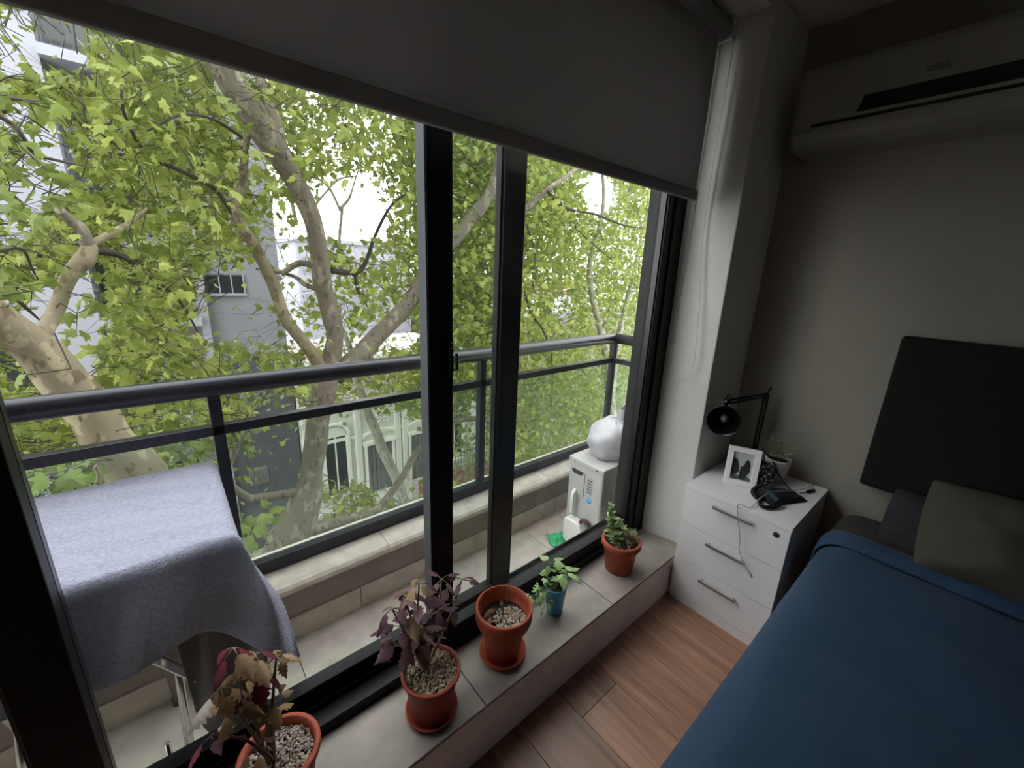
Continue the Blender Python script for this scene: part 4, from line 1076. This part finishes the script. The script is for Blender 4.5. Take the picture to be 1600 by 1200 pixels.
limb('main', [P(765, 305, MY - .1), P(790, 315, MY - .1), P(800, 345, MY - .1), P(830, 318, MY - .2), P(860, 292, MY - .3), P(890, 272, MY - .3), P(920, 250, MY - .3)], [px_r(14, MY), px_r(13, MY), px_r(12, MY), px_r(12, MY), px_r(10, MY), px_r(8, MY), px_r(5, MY)], 'bark_main')
limb('main', [P(855, 298, MY - .3), P(885, 325, MY - .5), P(930, 335, MY - .6), P(975, 352, MY - .7), P(1015, 358, MY - .8)], [.03, .025, .02, .015, .008], 'twig')
limb('main', [P(887, 325, MY - .5), P(900, 355, MY - .6), P(925, 380, MY - .7), P(955, 405, MY - .8)], [.018, .015, .012, .006], 'twig')
limb('main', [P(822, 350, MY - .2), P(836, 395, MY - .4), P(832, 440, MY - .5), P(838, 460, MY - .5)], [.018, .015, .012, .006], 'twig')
limb('main', [P(820, 455, MY - .3), P(830, 490, MY - .4), P(848, 515, MY - .4), P(862, 560, MY - .5), P(862, 640, MY - .5)], [.02, .018, .016, .012, .006], 'twig')
limb('main', [P(475, 830, MY), P(540, 812, MY + .1), P(590, 795, MY + .2), P(625, 750, MY + .2), P(650, 708, MY + .2), P(690, 672, MY + .1), P(725, 655, MY), P(765, 658, MY - .1), P(800, 675, MY - .2)],
     [px_r(24, MY), px_r(18, MY), px_r(16, MY), px_r(14, MY), px_r(12, MY), px_r(12, MY), px_r(12, MY), px_r(10, MY), px_r(6, MY)], 'bark_main', 'bough')
limb('main', [P(505, 640, MY), P(540, 660, MY + .3), P(575, 690, MY + .4), P(618, 640, MY + .4), P(640, 625, MY + .3)], [.02, .016, .014, .012, .006], 'twig') if False else None
limb('main', [P(517, 422, MY - .1), P(555, 425, MY), P(570, 412, MY), P(590, 360, MY - .1), P(612, 320, MY - .2), P(640, 300, MY - .3)], [px_r(9, MY), px_r(8, MY), px_r(7, MY), px_r(5, MY), px_r(4, MY), px_r(2, MY)], 'twig')
limb('main', [P(555, 425, MY), P(560, 455, MY), P(575, 480, MY)], [px_r(6, MY), px_r(5, MY), px_r(2, MY)], 'twig')
limb('main', [P(500, 420, MY - .1), P(470, 412, MY), P(440, 428, MY + .1)], [px_r(9, MY), px_r(9, MY), px_r(7, MY)], 'bark_main')
limb('main', [P(505, 455, MY - .1), P(478, 445, MY + .1), P(455, 430, MY + .2), P(400, 420, MY + .2)], [px_r(9, MY), px_r(8, MY), px_r(5, MY), px_r(3, MY)], 'bark_main')
limb('main', [P(372, 350, MY - .3), P(340, 300, MY - .4), P(300, 275, MY - .5), P(230, 240, MY - .6), P(195, 180, MY - .8), P(190, 140, MY - .9)], [px_r(6, MY), px_r(5, MY), px_r(5, MY), px_r(4, MY), px_r(3, MY), px_r(1.5, MY)], 'twig')
limb('main', [P(378, 215, MY - .6), P(330, 185, MY - .8), P(280, 180, MY - 1), P(230, 205, MY - 1.2)], [px_r(4, MY), px_r(3, MY), px_r(3, MY), px_r(1.5, MY)], 'twig')
limb('main', [P(470, 690, MY), P(400, 745, MY - .1), P(370, 700, MY - .2), P(385, 640, MY - .3), P(420, 600, MY - .3)], [.03, .04, .035, .03, .01], 'bark_main') if False else None
limb('main', [P(470, 770, MY), P(410, 775, MY - .1), P(388, 776, MY - .2), P(355, 745, MY - .3), P(375, 690, MY - .4), P(395, 640, MY - .5)], [px_r(16, MY), px_r(11, MY), px_r(10, MY), px_r(9, MY), px_r(7, MY), px_r(3, MY)], 'bark_main', 'bough')

# tree at the left
LY = 4.3
lb = P(230, 800, LY)
tree('left', 'plane_tree', (lb.x + .3, lb.y + .2, GZ), 'plane tree with a thick flaking trunk leaning at the left')
limb('left', [(lb.x + .35, lb.y + .2, GZ), (lb.x + .3, lb.y + .15, -4), P(300, 960, LY), P(230, 790, LY), P(160, 670, LY), P(120, 620, LY), P(80, 570, LY - .05), P(40, 535, LY - .1), P(0, 505, LY - .2), P(-70, 440, LY - .4), P(-160, 330, LY - .6), P(-160, 330, LY - .6) + Vector((-.9, .1, 1.3)), P(-160, 330, LY - .6) + Vector((-1.5, .4, 3.2))],
     [.28, .25, .22, .2, px_r(48, LY), px_r(46, LY), px_r(43, LY), px_r(38, LY), px_r(38, LY), px_r(38, LY), px_r(34, LY), px_r(28, LY), px_r(14, LY)], 'bark_left', 'trunk', 14)
limb('left', [P(62, 560, LY - .05), P(66, 525, LY), P(85, 490, LY + .1), P(110, 430, LY + .1), P(130, 405, LY + .1), P(140, 385, LY + .15)], [px_r(22, LY), px_r(16, LY), px_r(15, LY), px_r(15, LY), px_r(19, LY), px_r(14, LY)], 'bark_left', 'bough', 12)
limb('left', [P(138, 395, LY + .15), P(128, 360, LY + .1), P(110, 345, LY + .1), P(93, 328, LY)], [px_r(13, LY), px_r(12, LY), px_r(11, LY), px_r(9, LY)], 'bark_main', 'broken_limb')
limb('left', [P(137, 385, LY + .15), P(165, 370, LY + .2), P(200, 350, LY + .3), P(230, 325, LY + .4)], [px_r(9, LY), px_r(8, LY), px_r(6, LY), px_r(3, LY)], 'bark_left')
limb('left', [P(140, 390, LY + .15), P(190, 400, LY + .2), P(230, 430, LY + .3), P(280, 470, LY + .5), P(320, 540, LY + .7)], [px_r(11, LY), px_r(7, LY), px_r(5, LY), px_r(4, LY), px_r(2, LY)], 'twig')
limb('left', [P(-30, 165, 3.4), P(20, 195, 3.4), P(36, 215, 3.4), P(55, 240, 3.5), P(100, 253, 3.6), P(150, 262, 3.8)], [.012, .011, .010, .009, .007, .003], 'twig')
limb('left', [P(-40, 445, 3.2), P(10, 455, 3.3), P(40, 480, 3.4), P(62, 500, 3.5)], [.014, .012, .01, .004], 'twig')
limb('left', [P(-20, 150, 3.6), P(30, 155, 3.7), P(60, 158, 3.8)], [.012, .009, .004], 'twig')
limb('left', [P(20, 305, 3.6), P(50, 335, 3.6), P(80, 340, 3.7)], [.01, .008, .003], 'twig')
limb('left', [P(0, 392, 3.5), P(35, 390, 3.6), P(50, 420, 3.7), P(62, 440, 3.8)], [.008, .008, .006, .003], 'twig')
limb('left', [P(40, 410, 3.5), P(170, 590, 3.7), P(300, 585, 4.0)], [.006, .008, .004], 'twig') if False else None
limb('left', [P(145, 770, 3.2), P(155, 745, 3.2), P(148, 728, 3.2)], [.014, .012, .008], 'bark_left')

# trees across the street
tree('back', 'plane_tree', (6.1, 11.2, GZ), 'pale slender plane tree leaning on the far pavement')
BY = 10.6
limb('back', [(6.1, 11.2, GZ), P(640, 800, BY + .3), P(618, 745, BY), P(597, 700, BY), P(575, 645, BY), P(558, 595, BY), P(545, 540, BY), P(520, 480, BY), P(530, 430, BY), P(530, 380, BY), P(535, 320, BY)],
     [px_r(24, BY), px_r(22, BY), px_r(20, BY), px_r(19, BY), px_r(16, BY), px_r(13, BY), px_r(9, BY), px_r(6, BY), px_r(5, BY), px_r(5, BY), px_r(4, BY)], 'bark_far', 'trunk', 12)
limb('back', [P(532, 325, BY), P(545, 310, BY), P(552, 290, BY), P(560, 265, BY)], [px_r(4, BY), px_r(4, BY), px_r(3, BY), px_r(2, BY)], 'bark_far')
limb('back', [P(532, 330, BY), P(515, 295, BY), P(490, 275, BY), P(470, 262, BY)], [px_r(4, BY), px_r(4, BY), px_r(3, BY), px_r(2, BY)], 'bark_far')
limb('back', [P(485, 360, BY), P(490, 325, BY), P(510, 300, BY), P(530, 280, BY), P(555, 275, BY)], [px_r(4, BY), px_r(4, BY), px_r(3, BY), px_r(3, BY), px_r(2, BY)], 'bark_far')
limb('back', [P(462, 350, BY), P(455, 310, BY), P(448, 270, BY)], [px_r(6, BY), px_r(5, BY), px_r(4, BY)], 'bark_far')
tree('right', 'plane_tree', (11.5, 7.5, GZ), 'dense leafy plane tree further along the street at the right')
limb('right', [(11.5, 7.5, GZ), (11.4, 7.5, -5), (11.0, 7.7, -2.5), (10.2, 7.6, -.5), (9.6, 7.9, 1.5), (9.7, 7.7, 3.5), (9.2, 7.9, 5.5)], [.26, .22, .17, .12, .08, .05, .02], 'bark_far', 'trunk', 10)
limb('right', [(11.0, 7.7, -2.5), (11.8, 8.2, -.5), (12.0, 8.0, 1.8), (12.8, 8.3, 4)], [.14, .1, .06, .02], 'bark_far', 'bough')
tree('street', 'plane_tree', (20, 9.5, GZ), 'distant plane tree closing the end of the street view')
limb('street', [(20, 9.5, GZ), (20, 9.5, -3), (19.6, 9.8, 0), (18.9, 9.5, 3), (18.6, 9.9, 5.5)], [.3, .25, .16, .08, .03], 'bark_far', 'trunk', 8)

# foliage clusters
CAMN = np.array(tuple(CAM)); FN = np.array(tuple(fwd)); RN = np.array(tuple(right)); DN = np.array(tuple(down))
def cluster(key, c, n, size, kind, m, spread, twig=True, gaps=True):
    T = TREES[key]
    pos = c + rs.normal(0, spread, (n, 3)) * np.array([1, 1, .75])
    d_ = pos - CAMN; zc = d_ @ FN
    uu = CX + F_PX * (d_ @ RN) / zc; vv = CY + F_PX * (d_ @ DN) / zc
    keep = np.array([rs.rand() < density(a, b) ** 1.2 + .04 for a, b in zip(uu, vv)])
    lu, lv, lz, lr = LIMBPX
    near = (np.hypot(uu[:, None] - lu, vv[:, None] - lv) < lr + 5) & (zc[:, None] < lz + .3)
    keep &= ~(near.any(1) & (rs.rand(n) < .85))
    if not gaps: keep = ~near.any(1)
    if keep.sum() < 2: return
    pos = pos[keep]; n = len(pos)
    R_ = rand_rots(n, .65); s_ = size * rs.uniform(.65, 1.25, n)
    T['leaves'].append((pos, R_, s_, kind, m))
    if twig: T['twigs'].append((c, pos))
lp_ = np.array([p for p, r_ in LIMBS]) - CAMN; lr_ = np.array([r_ for p, r_ in LIMBS]); lz_ = lp_ @ FN
ok_ = (lz_ > 1) & (lr_ * F_PX / np.maximum(lz_, .1) > 3.2)
LIMBPX = tuple(a[ok_] for a in (CX + F_PX * (lp_ @ RN) / lz_, CY + F_PX * (lp_ @ DN) / lz_, lz_, lr_ * F_PX / lz_))
for key in TREES: TREES[key]['pathnp'] = np.array([tuple(p) for p in TREES[key]['paths']])

def sprinkle(count, ymin, ymax, n, size, kind, m, spread, ubox, vbox, keyfn, gapw=1.0, twig=True):
    made = 0; guard = 0
    while made < count and guard < count * 8:
        guard += 1
        u = rs.uniform(*ubox); v = rs.uniform(*vbox)
        if rs.rand() > density(u, v) ** gapw: continue
        y = rs.uniform(ymin, ymax); p = np.array(tuple(P(u, v, y)))
        if p[0] > 24 or p[2] < GZ + 1.2 or p[2] > 7.5: continue
        if p[1] < 2.6: continue
        cluster(keyfn(u, v, y), p, n, size, kind, m, spread, twig); made += 1
# near, large leaves at the left edge and here and there
NEAR = [(10, 120), (45, 160), (20, 215), (30, 200), (55, 290), (75, 310), (15, 290), (25, 450), (50, 455), (10, 480), (5, 520), (30, 520), (5, 400), (-30, 300), (-40, 450), (-60, 200), (120, 490), (10, 590), (70, 365), (95, 380),
        (60, 775), (90, 760), (40, 790), (75, 745), (150, 720), (190, 700), (250, 680), (120, 690), (880, 290), (1000, 330), (990, 300), (960, 360), (900, 345), (840, 330), (270, 640), (390, 830), (360, 800), (410, 800), (350, 840), (380, 860), (300, 660)]
for (u, v) in NEAR:
    y = rs.uniform(3.0, 3.8) if u < 200 else rs.uniform(3.6, 4.6)
    if 690 < v < 880 and u < 130: y = 2.75
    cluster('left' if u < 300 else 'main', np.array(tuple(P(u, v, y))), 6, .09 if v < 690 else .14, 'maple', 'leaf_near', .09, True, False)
main_key = lambda u, v, y: ('left' if u < 210 else ('right' if u > 860 and y > 6 else 'main'))
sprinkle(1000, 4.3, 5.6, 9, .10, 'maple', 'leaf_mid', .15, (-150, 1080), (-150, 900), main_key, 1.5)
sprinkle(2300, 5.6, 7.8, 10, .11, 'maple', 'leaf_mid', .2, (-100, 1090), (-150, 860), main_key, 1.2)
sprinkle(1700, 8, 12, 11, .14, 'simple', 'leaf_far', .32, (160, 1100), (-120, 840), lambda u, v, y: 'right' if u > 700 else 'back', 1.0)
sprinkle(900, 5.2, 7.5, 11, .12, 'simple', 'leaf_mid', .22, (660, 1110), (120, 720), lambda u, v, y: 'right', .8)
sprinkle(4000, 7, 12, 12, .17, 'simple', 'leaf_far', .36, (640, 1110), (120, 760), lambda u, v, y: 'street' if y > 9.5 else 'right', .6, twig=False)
sprinkle(170, 6.2, 8.5, 9, .12, 'maple', 'leaf_mid', .2, (480, 680), (745, 830), lambda u, v, y: 'main', .0)

CAMN = np.array(tuple(CAM)); FN = np.array(tuple(fwd)); RN = np.array(tuple(right)); DN = np.array(tuple(down))
for key, T in TREES.items():
    root = T['root']; off = np.array(tuple(root.location))
    recs = []
    for (pos, R_, s_, kind, m) in T['leaves']:
        for i in range(len(pos)): recs.append((pos[i], R_[i], s_[i], kind, m))
    def vis(r):
        d = r[0] - CAMN; z = d @ FN
        if z <= .1: return 0
        u = CX + F_PX * (d @ RN) / z; v = CY + F_PX * (d @ DN) / z
        if not (0 < u < 1060 and .29 * u < v < 900 - .1 * u): return 0
        return r[2] / z
    recs.sort(key=vis, reverse=True)
    for r in recs[:300]:
        o = bpy.data.objects.new('leaf', leaf_unit(r[3], r[4])); col.objects.link(o); o.parent = root
        M = Matrix([[*(r[1][i] * r[2]), r[0][i] - off[i]] for i in range(3)] + [[0, 0, 0, 1]]); o.matrix_local = M
    groups = {}
    for r in recs[300:]: groups.setdefault((r[3], r[4]), []).append(r)
    for (kind, m), g in groups.items():
        bv, bf_ = PROT[kind]
        pos = np.array([r[0] for r in g]); R_ = np.array([r[1] for r in g]); s_ = np.array([r[2] for r in g])
        V = np.einsum('nij,vj->nvi', R_, bv) * s_[:, None, None] + pos[:, None, :] - off
        Fc = bf_[None] + (np.arange(len(g)) * len(bv))[:, None, None]
        o = bulk_mesh('foliage', V.reshape(-1, 3), Fc.reshape(-1, 3), m, root); o['kind'] = 'stuff'
    # twigs join the leaves of a cluster and lead back to the nearest bough
    tv, tf = [], []
    pn = T['pathnp']
    def seg(a, b, ra, rb):
        d = b - a; L = np.linalg.norm(d)
        if L < 1e-4: return
        d /= L; x = np.cross(d, [.3, .5, .8]); x /= np.linalg.norm(x); y = np.cross(d, x)
        b0 = len(tv)
        for (p, r) in ((a, ra), (b, rb)):
            for k in range(3): tv.append(p + (x * math.cos(2.094 * k) + y * math.sin(2.094 * k)) * r - off)
        for k in range(3):
            tf.append((b0 + k, b0 + (k + 1) % 3, b0 + 3 + (k + 1) % 3)); tf.append((b0 + k, b0 + 3 + (k + 1) % 3, b0 + 3 + k))
    for (c, pos) in T['twigs']:
        for q_ in pos[:4]: seg(c, q_, .0026, .0014)
        dist = np.linalg.norm(pn - c, axis=1); j = int(np.argmin(dist)); L = dist[j]
        if L > .05:
            d = (pn[j] - c) / L; e = c + d * min(L * .8, .42) + rs.normal(0, .06, 3)
            mid = (c + e) / 2 + rs.normal(0, .05, 3)
            seg(c, mid, .003, .004); seg(mid, e, .004, .005)
    if tv:
        o = bulk_mesh('twigs', np.array(tv), np.array(tf), 'twig', root); o['kind'] = 'stuff'
    # hanging seed balls
    if key in ('main', 'left'):
        sb = MB()
        allc = [c for (c, _) in T['twigs']]
        for _ in range(70):
            c = Vector(allc[rs.randint(len(allc))]) + Vector((rs.normal(0, .15), rs.normal(0, .15), -.12))
            sb.ball(c, .014, 6, 4)
        o = sb.build('seed_balls', 'ball_brown', root); o['kind'] = 'stuff'
